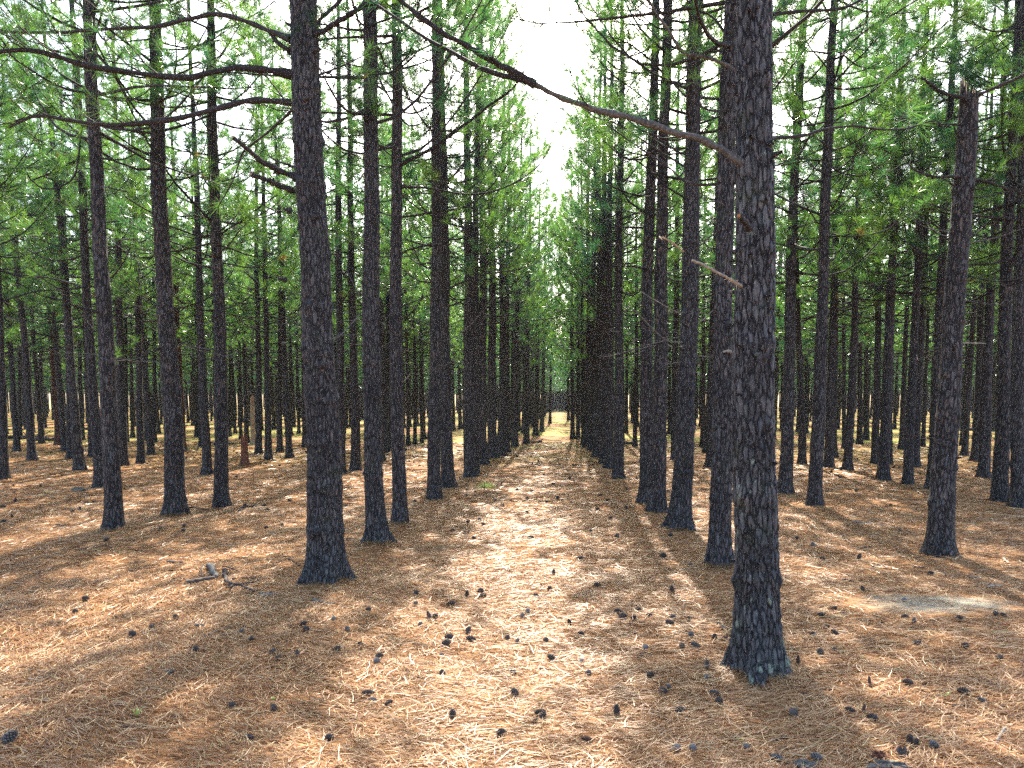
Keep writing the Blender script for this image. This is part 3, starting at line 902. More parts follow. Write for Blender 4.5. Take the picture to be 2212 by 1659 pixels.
def hero_limb(root, pts, Ybase, dY, r0, r1, name='branch', tufts=True, bare=0.45, twigs=4.0, n=26, mat=None, label=None, seed=1, tw_len=0.6, needles=34, end_mat=None, sides=8, rough=0.13):
    rng = np.random.default_rng(seed)
    k = len(pts)
    P = [list(at_depth(px, py, Ybase + dY * (j / (k - 1)))) for j, (px, py) in enumerate(pts)]
    P = smooth_poly(P, n)
    u = np.linspace(0, 1, n)
    rad = (r0 * (1 - u) + r1 * u) * (1 + rough * rng.normal(0, 1, n)) * (1 + 0.55 * np.exp(-u / 0.05))
    P = P + rng.normal(0, 0.2, P.shape) * r0 * 0.5
    mb = MB(); tips = []; axes = []
    mat = mat or M_LIMB
    add_tube(mb, P, rad, sides, 0, end_mat=2 if end_mat else None)
    # knots and short spurs along the limb
    for q in range(int(n * 0.5)):
        j = rng.integers(2, n - 1); d = rng.normal(size=3); d /= np.linalg.norm(d); l = rad[j] + rng.uniform(0.008, 0.035)
        add_tube(mb, [P[j], P[j] + d * l * 0.7, P[j] + d * l], [rad[j] * 0.5, rad[j] * 0.35, rad[j] * 0.15], 4, 0)
    L = float(np.linalg.norm(np.diff(P, axis=0), axis=1).sum())
    if twigs > 0:
        sub_twigs(mb, tips, axes, P, r0 * 0.7, L, rng, 4, twigs, bare, tufts, 1, tw_len)
    me = mb.mesh(name, [mat, M_TWIG, end_mat or mat])
    o = bpy.data.objects.new(name, me); COL.objects.link(o)
    o.parent = root; o.matrix_parent_inverse = root.matrix_world.inverted()
    if label: o['label'] = label
    if tufts and tips:
        V, F = tuft_tris(tips, axes, needles, 0.0046, rng, 0.12, 0.19)
        nb = MB(); nb.add(V, F)
        c = bpy.data.objects.new('needles', nb.mesh('needles', [M_NEEDLE], smooth=False)); COL.objects.link(c)
        c.parent = o
    return o

bpy.context.view_layer.update()
A, B = hero_roots[0], hero_roots[1]
YA, YB = on_ground(1650, 1452).y + .13, on_ground(695, 1255).y + .16
hr = hero_limb
# limbs of the thick left tree
hr(B, [(628, 160), (582, 152), (515, 147), (460, 155), (411, 167), (336, 164), (261, 153), (187, 142), (130, 125), (75, 110), (0, 112), (-80, 125)], YB, -0.9, .032, .018, seed=21, bare=.38, twigs=9, tw_len=.85)
hr(B, [(628, 221), (582, 216), (530, 219), (467, 235), (392, 254), (336, 262), (261, 270), (205, 268), (130, 256), (75, 251), (20, 275)], YB, -0.6, .030, .014, seed=22, bare=.50, twigs=7, tw_len=.75)
hr(B, [(628, 84), (582, 67), (515, 40), (467, 30), (411, 41), (336, 56), (240, 62), (120, 70), (20, 68), (-60, 50)], YB, 0.5, .026, .012, seed=23, bare=.42, twigs=10, tw_len=.85)
hr(B, [(628, 110), (600, 92), (585, 72)], YB, 0.1, .022, .016, seed=24, twigs=0)
hr(B, [(640, 382), (605, 370), (582, 358), (560, 345), (534, 322), (502, 296)], YB, -0.55, .030, .017, name='branch_stub', tufts=False, bare=.5, twigs=0.8, seed=25, label='thick broken dead limb stub', end_mat=M_WOOD, tw_len=.25)
hr(B, [(640, 414), (600, 400), (575, 388), (540, 376)], YB, -0.35, .027, .021, name='branch_stub', tufts=False, twigs=0, seed=26, label='short sawn-looking dead limb stub', end_mat=M_WOOD)
hr(B, [(640, 362), (600, 348), (580, 335)], YB, 0.2, .012, .006, name='branch_stub', tufts=False, twigs=0, seed=27)
hr(B, [(655, 85), (700, 66), (745, 38), (800, 2), (860, -40)], YB, -0.4, .027, .018, seed=28, bare=.7, twigs=2)
hr(B, [(660, 90), (676, 62), (692, 42), (735, 0), (760, -30)], YB, 0.3, .024, .016, seed=29, bare=.7, twigs=2)
hr(B, [(640, 205), (628, 240), (585, 280), (545, 312), (524, 330), (505, 385), (470, 450)], YB, 0.9, .013, .006, seed=30, bare=.4, twigs=3, tw_len=.4)
hr(B, [(665, 170), (700, 158), (745, 140), (790, 118)], YB, 0.6, .012, .006, seed=31, bare=.3, twigs=3, tw_len=.4)
hr(B, [(676, 770), (700, 750), (740, 720), (778, 678)], YB, 0.5, .010, .005, seed=32, name='branch_stub', tufts=False, twigs=1.5, mat=M_LIMB_GREY, tw_len=.3)
hr(B, [(610, 742), (620, 740)], YB, 0.0, .010, .006, seed=33, name='branch_stub', tufts=False, twigs=0, n=4, mat=M_LIMB_GREY)
for (px, py, s) in ((664, 215, 1), (686, 470, 2), (620, 455, 3), (700, 790, 4), (610, 605, 5), (684, 110, 6)):
    hr(B, [(px - 6 * math.copysign(1, px - 655), py), (px + 8 * math.copysign(1, px - 655), py - 4)], YB - .26, -.06, .022, .012, seed=40 + s, name='branch_stub', tufts=False, twigs=0, n=4)
# limbs of the nearest tree
LIC = M_LIMB_GREY
hr(A, [(1640, 372), (1596, 348), (1550, 318), (1504, 299), (1440, 280), (1380, 261), (1310, 243), (1249, 224), (1195, 203), (1156, 183)], YA, -0.25, .025, .017, seed=51, bare=.15, twigs=3.0, mat=LIC, label='long bare lichen-grey limb reaching over the path', tw_len=.5)
hr(A, [(1156, 183), (1118, 160), (1081, 142), (1040, 118), (1006, 97), (950, 67), (876, 11), (820, -40)], YA - .25, -0.25, .022, .012, seed=52, bare=.2, twigs=3, tw_len=.5)
hr(A, [(1156, 183), (1118, 172), (1044, 149), (988, 119), (932, 90), (868, 48), (800, 0)], YA - .25, 0.25, .016, .008, seed=53, bare=.2, twigs=3, tw_len=.5)
hr(A, [(1612, 622), (1599, 616), (1578, 604), (1558, 593), (1516, 571), (1496, 562)], YA, -0.3, .0105, .007, name='branch_stub', tufts=False, bare=.6, twigs=3.0, seed=54, mat=M_STICK_PALE, label='short bleached broken branch', tw_len=.22)
hr(A, [(1618, 492), (1606, 478), (1596, 465)], YA - .20, -0.14, .018, .014, name='branch_stub', tufts=False, twigs=0, seed=55, end_mat=M_WOOD_ORANGE, n=8)
hr(A, [(1665, 300), (1677, 298), (1733, 293), (1789, 278), (1845, 272), (1901, 280), (1957, 278), (1990, 268)], YA + .1, 0.5, .012, .005, seed=56, bare=.35, twigs=4, tw_len=.45)
hr(A, [(1665, 32), (1680, 30), (1733, 24), (1789, 22), (1840, 10), (1900, -30)], YA + .1, 0.5, .013, .008, seed=57, bare=.5, twigs=2, tw_len=.45)
hr(A, [(1645, 778), (1652, 772), (1656, 768)], YA - .24, -0.04, .026, .018, name='knot', tufts=False, twigs=0, seed=58, n=6, label='round dark knot hole', end_mat=M_LIMB)
# limbs of other near trees
def Yof(i): return on_ground(HEROES[i][0], HEROES[i][1]).y + 0.1
T = hero_roots
hr(T[2], [(1600, 156), (1554, 134), (1520, 123), (1479, 116), (1460, 92), (1445, 67), (1416, 26), (1390, -20)], Yof(2), -.5, .020, .010, seed=61, bare=.2, twigs=2.5, mat=LIC)
hr(T[2], [(1590, 238), (1565, 239), (1540, 240), (1516, 231), (1487, 213), (1457, 183), (1440, 160)], Yof(2), -.3, .013, .006, seed=62, bare=.3, twigs=3)
hr(T[2], [(1590, 392), (1569, 394), (1528, 399), (1480, 392), (1436, 355), (1390, 325), (1340, 290), (1300, 262)], Yof(2), .3, .016, .006, seed=63, bare=.4, twigs=3)
hr(T[2], [(1590, 75), (1569, 71), (1539, 37), (1515, 25), (1470, 10)], Yof(2), .3, .016, .006, seed=64, bare=.4, twigs=3)
hr(T[2], [(1580, 760), (1573, 758), (1563, 760)], Yof(2) - .1, -.05, .014, .012, seed=65, name='branch_stub', tufts=False, twigs=0, mat=M_STICK_PALE, n=5)
hr(T[5], [(1490, 365), (1480, 361), (1417, 322), (1361, 285), (1320, 262), (1280, 250), (1240, 200)], Yof(5), .2, .016, .006, seed=66, bare=.35, twigs=4)
hr(T[5], [(1488, 432), (1436, 400), (1380, 350), (1345, 340), (1300, 300)], Yof(5), -.4, .014, .006, seed=67, bare=.35, twigs=3)
hr(T[5], [(1478, 740), (1440, 735), (1405, 705), (1370, 670), (1340, 655)], Yof(5), -.5, .011, .005, seed=68, bare=.3, twigs=1.5, tufts=False, mat=LIC)
hr(T[5], [(1476, 680), (1450, 668), (1400, 640), (1370, 620)], Yof(5), .4, .009, .004, seed=69, bare=.3, twigs=1.5, tufts=False, mat=M_STICK_PALE)
hr(T[5], [(1430, 518), (1425, 512), (1445, 520), (1480, 545)][::-1], Yof(5), -.3, .013, .008, seed=70, name='branch_stub', tufts=False, twigs=0, mat=M_WOOD, n=10)
hr(T[4], [(863, 356), (932, 321), (969, 295), (1025, 254), (1062, 224), (1100, 198), (1120, 175)], Yof(4), -.6, .024, .012, seed=71, bare=.35, twigs=3)
hr(T[4], [(858, 238), (831, 194), (815, 160), (808, 142), (790, 80)], Yof(4), .2, .018, .010, seed=72, bare=.5, twigs=2)
hr(T[4], [(858, 345), (851, 341), (808, 306), (770, 280)], Yof(4), -.2, .016, .009, seed=73, bare=.5, twigs=2)
hr(T[4], [(866, 403), (932, 407), (1006, 420), (1062, 414), (1118, 392), (1163, 358), (1180, 330), (1189, 310)], Yof(4), -.8, .015, .005, seed=74, bare=.4, twigs=3.5)
hr(T[4], [(866, 690), (885, 680), (910, 645), (914, 628)], Yof(4), -.3, .010, .005, seed=75, name='branch_stub', tufts=False, twigs=0)
hr(T[4], [(866, 826), (874, 822), (886, 808), (891, 800)], Yof(4), -.3, .008, .004, seed=76, name='branch_stub', tufts=False, twigs=0, mat=M_STICK_PALE)
hr(T[6], [(228, 678), (200, 671), (175, 666), (160, 660), (146, 655)], Yof(6), -.4, .026, .012, seed=77, name='branch_stub', tufts=False, twigs=3, bare=.5, tw_len=.2, label='crooked knobby dead branch')
hr(T[6], [(187, 275), (175, 280), (170, 336), (160, 381), (131, 403), (93, 407), (67, 388), (58, 373)], Yof(6), -.4, .013, .007, seed=78, bare=.9, twigs=1, tufts=False, label='thin bare branch hanging in a loop')
hr(T[6], [(232, 830), (248, 795), (256, 790)], Yof(6) - .1, -.2, .012, .008, seed=79, name='branch_stub', tufts=False, twigs=0)
hr(T[7], [(360, 750), (340, 754), (317, 765), (291, 778), (266, 780), (243, 778)], Yof(7), -.7, .016, .007, seed=80, bare=.4, twigs=9, tw_len=.5, label='drooping branch with green needle tufts', needles=44)
hr(T[7], [(350, 170), (385, 160), (430, 140), (480, 120)], Yof(7), -.4, .016, .007, seed=81, bare=.4, twigs=3)
hr(T[7], [(340, 345), (360, 342), (300, 325), (230, 300), (200, 290)][1:], Yof(7), -.4, .018, .008, seed=82, bare=.4, twigs=3)
hr(T[7], [(355, 470), (320, 455), (270, 425)], Yof(7), -.3, .014, .008, seed=83, bare=.4, twigs=2, tufts=False)
hr(T[8], [(462, 752), (448, 754), (410, 748), (381, 750)], Yof(8), -.3, .012, .007, seed=84, bare=.4, twigs=2, tufts=False, mat=LIC)
hr(T[8], [(468, 520), (485, 500), (520, 478), (550, 455), (600, 420)], Yof(8), -.3, .018, .008, seed=85, bare=.4, twigs=3)
hr(T[13], [(2098, 218), (2084, 213), (2032, 198), (2008, 180), (1990, 168)], Yof(13), -.3, .024, .013, seed=86, bare=.5, twigs=1.2, tufts=False, label='bare limb at the snapped top')
hr(T[13], [(2098, 214), (2106, 209), (2155, 187), (2200, 168), (2240, 140)], Yof(13), -.2, .022, .013, seed=87, bare=.6, twigs=2)
hr(T[13], [(2085, 384), (2065, 381), (2013, 381), (1976, 366), (1960, 352)], Yof(13), -.3, .018, .008, seed=88, bare=.4, twigs=2, tufts=False)
hr(T[13], [(2090, 270), (2058, 269), (2017, 267), (1979, 258)], Yof(13), -.3, .012, .009, seed=89, bare=.4, twigs=1.5, tufts=False)
hr(T[13], [(2090, 300), (2078, 298), (2065, 285), (2060, 270)], Yof(13), -.1, .014, .008, seed=90, bare=.4, twigs=0, tufts=False)
hr(T[13], [(2085, 384), (2099, 384), (2144, 396), (2181, 410), (2230, 420)], Yof(13), .3, .018, .008, seed=91, bare=.3, twigs=3)
hr(T[13], [(2068, 742), (2090, 741), (2130, 742)], Yof(13), .2, .008, .004, seed=92, bare=.4, twigs=0, tufts=False, mat=M_STICK_PALE)
hr(T[14], [(1798, 180), (1804, 168), (1826, 108), (1864, 71), (1901, 45), (1938, 26), (1980, 0)], Yof(14), -.3, .024, .010, seed=93, bare=.25, twigs=4)
hr(T[14], [(1790, 320), (1775, 300), (1740, 250), (1725, 225)], Yof(14), .1, .013, .007, seed=94, bare=.4, twigs=3)
hr(T[14], [(1793, 190), (1840, 192), (1900, 180), (1950, 150), (1965, 110)], Yof(14), -.5, .015, .006, seed=95, bare=.3, twigs=3)
hr(T[14], [(1780, 440), (1810, 430), (1835, 390), (1845, 340), (1850, 290)], Yof(14), -.3, .013, .006, seed=96, bare=.4, twigs=3)
hr(T[3], [(795, 60), (775, 45), (760, 0), (750, -40)], Yof(3), .1, .016, .010, seed=97, bare=.4, twigs=2)
hr(T[9], [(937, 330), (960, 300), (1000, 262), (1040, 205)], Yof(9), -.2, .016, .006, seed=98, bare=.4, twigs=3)
hr(T[15], [(1725, 330), (1745, 300), (1790, 262), (1830, 215), (1840, 180)], Yof(15), .2, .012, .006, seed=99, bare=.4, twigs=3)
hr(T[37], [(1336, 830), (1310, 800), (1270, 790), (1245, 800), (1215, 832)], Yof(37), -.5, .012, .005, seed=100, bare=.3, twigs=5, label='low branch with browned needles over the path', tw_len=.4)

# the two dead boles
def dead_bole(key, name, cat, label, mat, seed):
    c, D, top = hero_roots[key]
    rng = np.random.default_rng(seed)
    me = trunk_mesh('trunk', D, 30.0, 40, 60, mat, rng, top_break=float(top.z), whorls=False, flare=0.7)
    root = bpy.data.objects.new(name, None); COL.objects.link(root); root.location = (c.x, c.y, float(zg(c.x, c.y)) - .02)
    link('trunk', me, root)
    mb = MB()
    for q in range(7):
        a = rng.uniform(0, 6.28); r = 0.35 * D
        h = float(top.z)
        add_tube(mb, [[r * math.cos(a), r * math.sin(a), h - .25], [r * 1.05 * math.cos(a), r * 1.05 * math.sin(a), h + rng.uniform(.0, .22)]], [.03, .006], 4)
    link('splinters', mb.mesh('splinters', [M_WOOD if seed == 3 else M_STUMP]), root)
    root['category'] = cat; root['label'] = label
    return root
dead_bole('SNAG', 'dead_snag', 'dead tree', 'pale barkless broken snag among far trunks, left middle distance', M_WOOD, 3)
dead_bole('STUMP', 'broken_stump', 'tree stump', 'low red-brown rotten stump with jagged top standing alone', M_STUMP, 4)

# ------------------------------------------------------------------ loose dry needles lying on the ground
def litter():
    rng = np.random.default_rng(9)
    mb = MB()
    def layer(y0, y1, dens, w, L0, L1, lift):
        area = 0.0
        half = lambda y: 0.72 * y + 0.4
        n = int(dens * ((y1 - y0) * (half(y0) + half(y1))))
        y = np.sqrt(rng.uniform(y0 ** 2, y1 ** 2, n))
        x = rng.uniform(-1, 1, n) * half(y) - y * math.tan(YAW)
        # loose drifts: more needles in some places
        keep = 0.5 + 0.5 * np.sin(1.9 * x + 1.3 * np.sin(1.1 * y)) * np.cos(1.4 * y + x)
        sel = rng.random(n) < 0.55 + 0.45 * keep
        ds = ((x - SAND.x) / 0.8) ** 2 + ((y - SAND.y) / 0.45) ** 2
        sel &= (ds > 1.0) | (rng.random(n) < 0.22)
        for (tx, ty) in placed[:16]:
            sel &= ((x - tx) ** 2 + (y - ty) ** 2) > 0.15 ** 2
        x, y = x[sel], y[sel]; n = len(x)
        flow = 0.5 * np.sin(0.7 * x + 0.4) + 0.6 * np.cos(0.5 * y) + 0.2
        a = np.where(rng.random(n) < 0.55, flow + rng.normal(0, 0.45, n), rng.uniform(0, math.pi, n))
        L = rng.uniform(L0, L1, n); bend = rng.normal(0, 0.35, n)
        z0 = zg(x, y) + rng.uniform(0.001, lift, n) ; dz = rng.normal(0, lift * 0.8, n)
        # a few stick up out of the mat
        up = rng.random(n) < 0.025
        dz = np.where(up, rng.uniform(0.01, 0.035, n), dz)
        for split in (0, 1):
            aa = a + (rng.normal(0, 0.16, n) if split else 0)
            sg = np.array([-0.5, 0.0, 0.5])
            cx = x[:, None] + L[:, None] * sg[None] * np.cos(aa)[:, None] - L[:, None] * bend[:, None] * (sg ** 2)[None] * np.sin(aa)[:, None]
            cy = y[:, None] + L[:, None] * sg[None] * np.sin(aa)[:, None] + L[:, None] * bend[:, None] * (sg ** 2)[None] * np.cos(aa)[:, None]
            cz = np.maximum(z0[:, None] + dz[:, None] * (sg[None] + 0.5) + 0.004, zg(cx, cy) + 0.001)
            px = -np.sin(aa)[:, None]; py = np.cos(aa)[:, None]
            ww = (w * rng.uniform(0.6, 1.3, n))[:, None] * np.array([[0.9, 1.0, 0.35]])
            tilt = rng.normal(0, 0.5, n)[:, None]
            A_ = np.stack([cx + px * ww / 2, cy + py * ww / 2, cz + tilt * ww / 2], -1)
            B_ = np.stack([cx - px * ww / 2, cy - py * ww / 2, cz - tilt * ww / 2], -1)
            V = np.stack([A_, B_], 2).reshape(n, 6, 3)      # a0 b0 a1 b1 a2 b2
            base = np.arange(n)[:, None] * 6
            F = np.concatenate([base + np.array([[0, 1, 3, 2]]), base + np.array([[2, 3, 5, 4]])])
            mb.add(V.reshape(-1, 3), F)
    layer(3.0, 5.2, 2700, 0.0031, 0.08, 0.16, 0.014)
    layer(5.2, 8.0, 1800, 0.0037, 0.09, 0.17, 0.013)
    layer(8.0, 12.5, 760, 0.0054, 0.10, 0.18, 0.012)
    layer(12.5, 19.0, 230, 0.010, 0.12, 0.22, 0.012)
    layer(19.0, 32.0, 60, 0.017, 0.15, 0.28, 0.012)
    # needles banked against the feet of the nearest trunks
    for (tx, ty) in placed[:8]:
        n = 1700
        a = rng.uniform(0, 6.28, n); r = 0.17 + np.abs(rng.normal(0, 0.07, n))
        x = tx + r * np.cos(a); y = ty + r * np.sin(a)
        L = rng.uniform(0.08, 0.16, n); aa = rng.uniform(0, math.pi, n)
        z = zg(x, y) + 0.055 * np.exp(-(r - .17) / .06) * rng.uniform(0, 1, n) + .005
        c, s = np.cos(aa) * L / 2, np.sin(aa) * L / 2; w = 0.0018
        V = np.stack([np.stack([x - c + s / L * w * 2, y - s - c / L * w * 2, z], -1), np.stack([x - c - s / L * w * 2, y - s + c / L * w * 2, z], -1), np.stack([x + c, y + s, z + rng.uniform(-.004, .02, n)], -1)], 1)
        mb.add(V.reshape(-1, 3), np.arange(3 * n).reshape(-1, 3))
    o = link('needle_litter', mb.mesh('needle_litter', [M_LITTER], smooth=False))
    o['kind'] = 'stuff'; o['label'] = 'loose fallen brown and straw coloured pine needles on the ground'
litter()

# ------------------------------------------------------------------ pine cones
def cone_mesh(rng, open_=1.0, length=0.085, tip=M_CONE_TIP, n=80):
    mb = MB()
    ga = math.pi * (3 - math.sqrt(5))
    R0 = 0.0135 + 0.0060 * open_
    # core
    hs = np.linspace(0, 1, 9)
    prof = np.sin(np.clip(hs * 0.93 + 0.07, 0, 1) * math.pi) ** 0.6
    add_tube(mb, [[0, 0, length * h] for h in hs], R0 * 0.72 * prof + 0.001, 9, 0)
    for k in range(n):
        t = (k + 0.5) / n
        h = length * (0.03 + 0.94 * t)
        rc = R0 * math.sin(min(1, t * 0.93 + 0.07) * math.pi) ** 0.6
        a = k * ga
        out = np.array([math.cos(a), math.sin(a), 0]); side = np.array([-math.sin(a), math.cos(a), 0]); up = np.array([0, 0, 1.0])
        lift = (0.35 + 1.1 * t) if open_ > 0.5 else (0.9 + 0.6 * t)
        d = out * math.cos(lift) + up * math.sin(lift)
        nrm = np.cross(side, d)
        ln = rc * (0.55 + 0.35 * open_) * rng.uniform(0.85, 1.1)
        w0, w1 = rc * 0.18, rc * 0.30
        th = 0.0014; th1 = 0.0034
        b = out * rc * 0.55 + up * h
        e = b + d * ln
        m = b + d * ln * 0.72
        V = [b - side * w0 - nrm * th, b + side * w0 - nrm * th, b + side * w0 + nrm * th, b - side * w0 + nrm * th,
             m - side * w1 - nrm * th, m + side * w1 - nrm * th, m + side * w1 + nrm * th, m - side * w1 + nrm * th,
             e - side * w1 * .55 - nrm * th1, e + side * w1 * .55 - nrm * th1, e + side * w1 * .55 + nrm * th1, e - side * w1 * .55 + nrm * th1]
        q = []
        for o_ in (0, 4):
            q += [[o_ + 0, o_ + 1, o_ + 5, o_ + 4], [o_ + 1, o_ + 2, o_ + 6, o_ + 5], [o_ + 2, o_ + 3, o_ + 7, o_ + 6], [o_ + 3, o_ + 0, o_ + 4, o_ + 7]]
        mb.add(V, q[:4], 0); mb.add(V, q[4:], 1); mb.add(V[8:], [[0, 1, 2, 3]], 1)
    return mb.mesh('pine_cone', [M_CONE, tip], smooth=False)

rc_ = np.random.default_rng(4)
CONES = {
    'open': [cone_mesh(rc_, 1.15, 0.080), cone_mesh(rc_, 1.3, 0.072), cone_mesh(rc_, 1.0, 0.086)],
    'grey': [cone_mesh(rc_, 0.7, 0.080, M_CONE_GREY), cone_mesh(rc_, 0.95, 0.074, M_CONE_GREY)],
    'closed': [cone_mesh(rc_, 0.25, 0.085, M_CONE_BROWN, 110)],
}
CO = {m.name: [v.co.copy() for v in m.vertices][::5] for L in CONES.values() for m in L}
# o open dark, g grey weathered, c closed brown
CONE_PX = """347,1149,o 396,1151,o 398,1142,o 231,1175,o 186,1298,o 163,1321,o 380,1334,o 329,1353,g 430,1358,g 286,1370,o 522,1378,g 543,1395,o 423,1414,o
589,1422,o 602,1433,o 643,1425,g 656,1356,o 662,1372,o 369,1470,g 503,1533,o 593,1536,o 539,1597,g 712,1599,o 22,1618,g 575,1138,o 590,1148,g 609,1130,o 728,1410,o 721,1344,g
1276,1151,o 1333,1162,o 1146,1163,o 1252,1207,o 1196,1239,g 1187,1267,o 1291,1264,o 1038,1279,o 1041,1288,o 1009,1287,o 899,1284,o 1158,1284,o 1406,1250,c 1432,1205,o
898,1307,o 975,1303,o 796,1324,o 1129,1324,g 1140,1316,g 1378,1318,o 1402,1331,o 1334,1323,o 1345,1335,o 1369,1338,o 1451,1284,o 1454,1332,g 1230,1343,o 1255,1365,o
940,1334,o 927,1336,g 908,1351,g 751,1367,g 1012,1362,o 971,1376,o 965,1387,o 1017,1380,o 1096,1376,o 1118,1383,g 1179,1382,o 781,1397,o 819,1421,o 814,1432,g 954,1410,g
1192,1425,o 1257,1432,g 1394,1396,g 956,1452,o 1109,1449,g 1271,1456,g 1404,1460,o 1444,1481,g 1432,1491,o 796,1499,o 806,1512,g 840,1520,o 978,1550,o 1165,1546,o 1173,1556,o 1156,1564,c
1112,1501,o 1332,1538,o 1082,1590,o 1267,1599,c 1457,1609,g 978,1141,o 1024,1159,o 1721,1163,o 1756,1180,g 1776,1205,o 1856,1201,o 2010,1234,o 1863,1271,o 1801,1309,o 1773,1326,o
1953,1295,g 1786,1349,o 1804,1360,o 1757,1361,o 1803,1392,g 1772,1402,o 1724,1423,c 1954,1330,o 1974,1340,g 2073,1338,o 2150,1334,o 2168,1336,o 2160,1426,o 2085,1400,o 1980,1387,g
1878,1466,c 1961,1471,o 2080,1496,o 2123,1516,g 1836,1521,o 1866,1523,c 1885,1540,o 1714,1530,o 1553,1508,o 1542,1490,g 1468,1525,o 1463,1609,g 1497,1606,g 1613,1595,g 1680,1619,g
1765,1619,g 2017,1609,g 1966,1597,o 1978,1603,o 1527,1433,g 1526,1456,g 1567,1430,g 1493,1373,g 1503,1393,g 1543,1376,o 1565,1378,o 1473,1394,g 1488,1339,o 1447,1348,o 1454,1333,g
1554,1345,g 1561,1354,g 1451,1283,o 1448,1156,o 1432,1204,g 1491,1227,o
897,1083,o 829,1071,o 748,1095,o 833,1126,o 1117,1058,o 1149,1062,o 1139,1077,o 1069,1085,o 1086,1092,o 1138,1104,o 1174,1024,o 1240,1040,o 1230,1034,o 1205,1074,o 1215,1077,o 1181,1081,o
1298,1065,o 1313,1074,o 1291,1098,o 1353,1095,o 1319,1120,o 1036,1121,o 1044,1130,o 1011,1126,o 1009,1057,o 1027,1061,o 1083,1041,o 1238,1003,o 1210,1003,o 1163,993,o 1195,1045,o
1066,996,o 1089,996,o 1117,987,o 1443,1061,o 1355,1053,o 1376,1034,o 906,1004,o 894,996,o 883,994,o 896,987,o 997,993,o
1593,1124,o 1849,1062,o 1785,1064,o 1796,1018,o 1882,1020,o 1924,1089,o 1944,1143,o 1989,1024,o 2109,1018,o 2102,1014,o 1998,1011,o 2013,1010,o 1942,1008,o 1931,1007,o 1869,1010,o 1852,989,o 2188,1049,o 1589,1015,o
29,1049,o 31,1061,o 13,1071,o 34,1087,o 7,1095,o 26,1115,o 8,1129,o 88,1049,o 188,1085,o 203,1084,o 157,1107,o 173,1102,o 282,1053,o 399,1058,o 402,1081,o 434,1102,o 529,1086,o 526,1094,o 569,1086,o 578,1103,o 625,1077,o
485,1007,o 511,1030,o 604,1003,o 262,1078,o 50,1003,o 100,1012,o
410,973,o 418,975,o 425,972,o 433,980,o 441,985,o 420,984,o 402,987,o 395,980,o 452,979,o 460,984,o 428,968,o 405,977,o 470,988,o 322,993,o 318,1000,o 345,990,o 350,996,o 375,985,o 366,994,o 437,973,o 505,973,o 512,976,o 575,1000,o
1280,1000,o 1180,985,o 1060,1003,o 1225,992,o 1150,1002,o 700,1000,o 690,1020,o 1520,1010,o 1480,1040,o 1655,1030,o 1760,1010,o 1815,1030,o 2000,1028,o 2060,1020,o 2135,1018,o 2170,1010,o"""
LANDMARKS = [('the lichen-spotted trunk', 1650, 1440), ('the thick left-hand trunk', 695, 1245), ('the dark flared trunk', 808, 1170), ('the snapped-off pine', 2043, 1190),
             ('the pale sand patch', 2010, 1300), ('the heap of fallen branches', 470, 1245), ('the knobby left-hand trunk', 237, 1150), ('the green seedling', 1046, 1055),
             ("the photo's lower left corner", 0, 1659), ('the middle of the bottom edge', 1106, 1659), ("the photo's lower right corner", 2212, 1659),
             ('the reddish rotten stump', 526, 1006), ('the slender forked pine', 1763, 1097), ('the two almost touching pines', 1408, 1100), ("the photo's left edge", 0, 1090),
             ('the pine at the right edge', 2206, 1095), ('the far end of the path', 1218, 930)]
lab_items = {}
def auto_label(o, px, py, what, fmt='%s, %s'):
    """remember a small thing with the landmark it lies nearest to; labelled once all are placed"""
    best = min(LANDMARKS, key=lambda m: (m[1] - px) ** 2 + ((m[2] - py) * 2.0) ** 2)
    dx, dy = px - best[1], py - best[2]
    if 'corner' in best[0] or 'edge' in best[0] and 'pine' not in best[0]:
        side = 'by'
    elif abs(dx) > abs(dy) * 1.6:
        side = 'right of' if dx > 0 else 'left of'
    else:
        side = 'in front of' if dy > 0 else 'behind'
    lab_items.setdefault((what, side, best[0]), []).append((dx * dx + (2 * dy) ** 2, o))
def flush_labels():
    for (what, side, lm), L in lab_items.items():
        L.sort(key=lambda t: t[0])
        for k, (d, o) in enumerate(L):
            if len(L) == 1:
                o['label'] = '%s lying %s %s' % (what, side, lm)
            elif k == 0:
                o['label'] = '%s %s %s, closest' % (what, side, lm)
            elif k < 20:
                o['label'] = '%s %s %s, %s closest' % (what, side, lm, WORDS[k])
            else:
                o['label'] = '%s %s %s, among the farthest off' % (what, side, lm)

rcn = random.Random(8)
for tok in CONE_PX.split():
    px, py, kd = tok.split(',')
    px, py = float(px), float(py)
    g = on_ground(px, py + 3)
    me = rcn.choice(CONES[{'o': 'open', 'g': 'grey', 'c': 'closed'}[kd]])
    s = rcn.uniform(0.72, 1.05) * (1.12 if g.y > 8 else 0.92)
    if (px, py) == (22, 1618): s = 1.3
    o = link('pine_cone', me, None)
    tilt = R(90) + rcn.gauss(0, 0.25) if rcn.random() < 0.9 else rcn.uniform(2.7, 3.3)
    az = rcn.uniform(0, 6.28)
    o.rotation_euler = Euler((tilt, 0, az))
    o.scale = (s, s, s)
    # rest the cone on the needles: lowest vertex touches the floor
    Rm = Euler((tilt, 0, az)).to_matrix()
    zmin = min((Rm @ c).z for c in CO[me.name]) * s
    cen = Rm @ Vector((0, 0, 0.04 * s))
    o.location = (g.x - cen.x, g.y - cen.y, g.z - zmin - 0.004)
    o['category'] = 'pine cone'; o['group'] = 'pine cones scattered on the forest floor'
    what = {'o': 'dark open pine cone', 'g': 'weathered grey pine cone', 'c': 'closed brown pine cone'}[kd]
    auto_label(o, px, py, what)

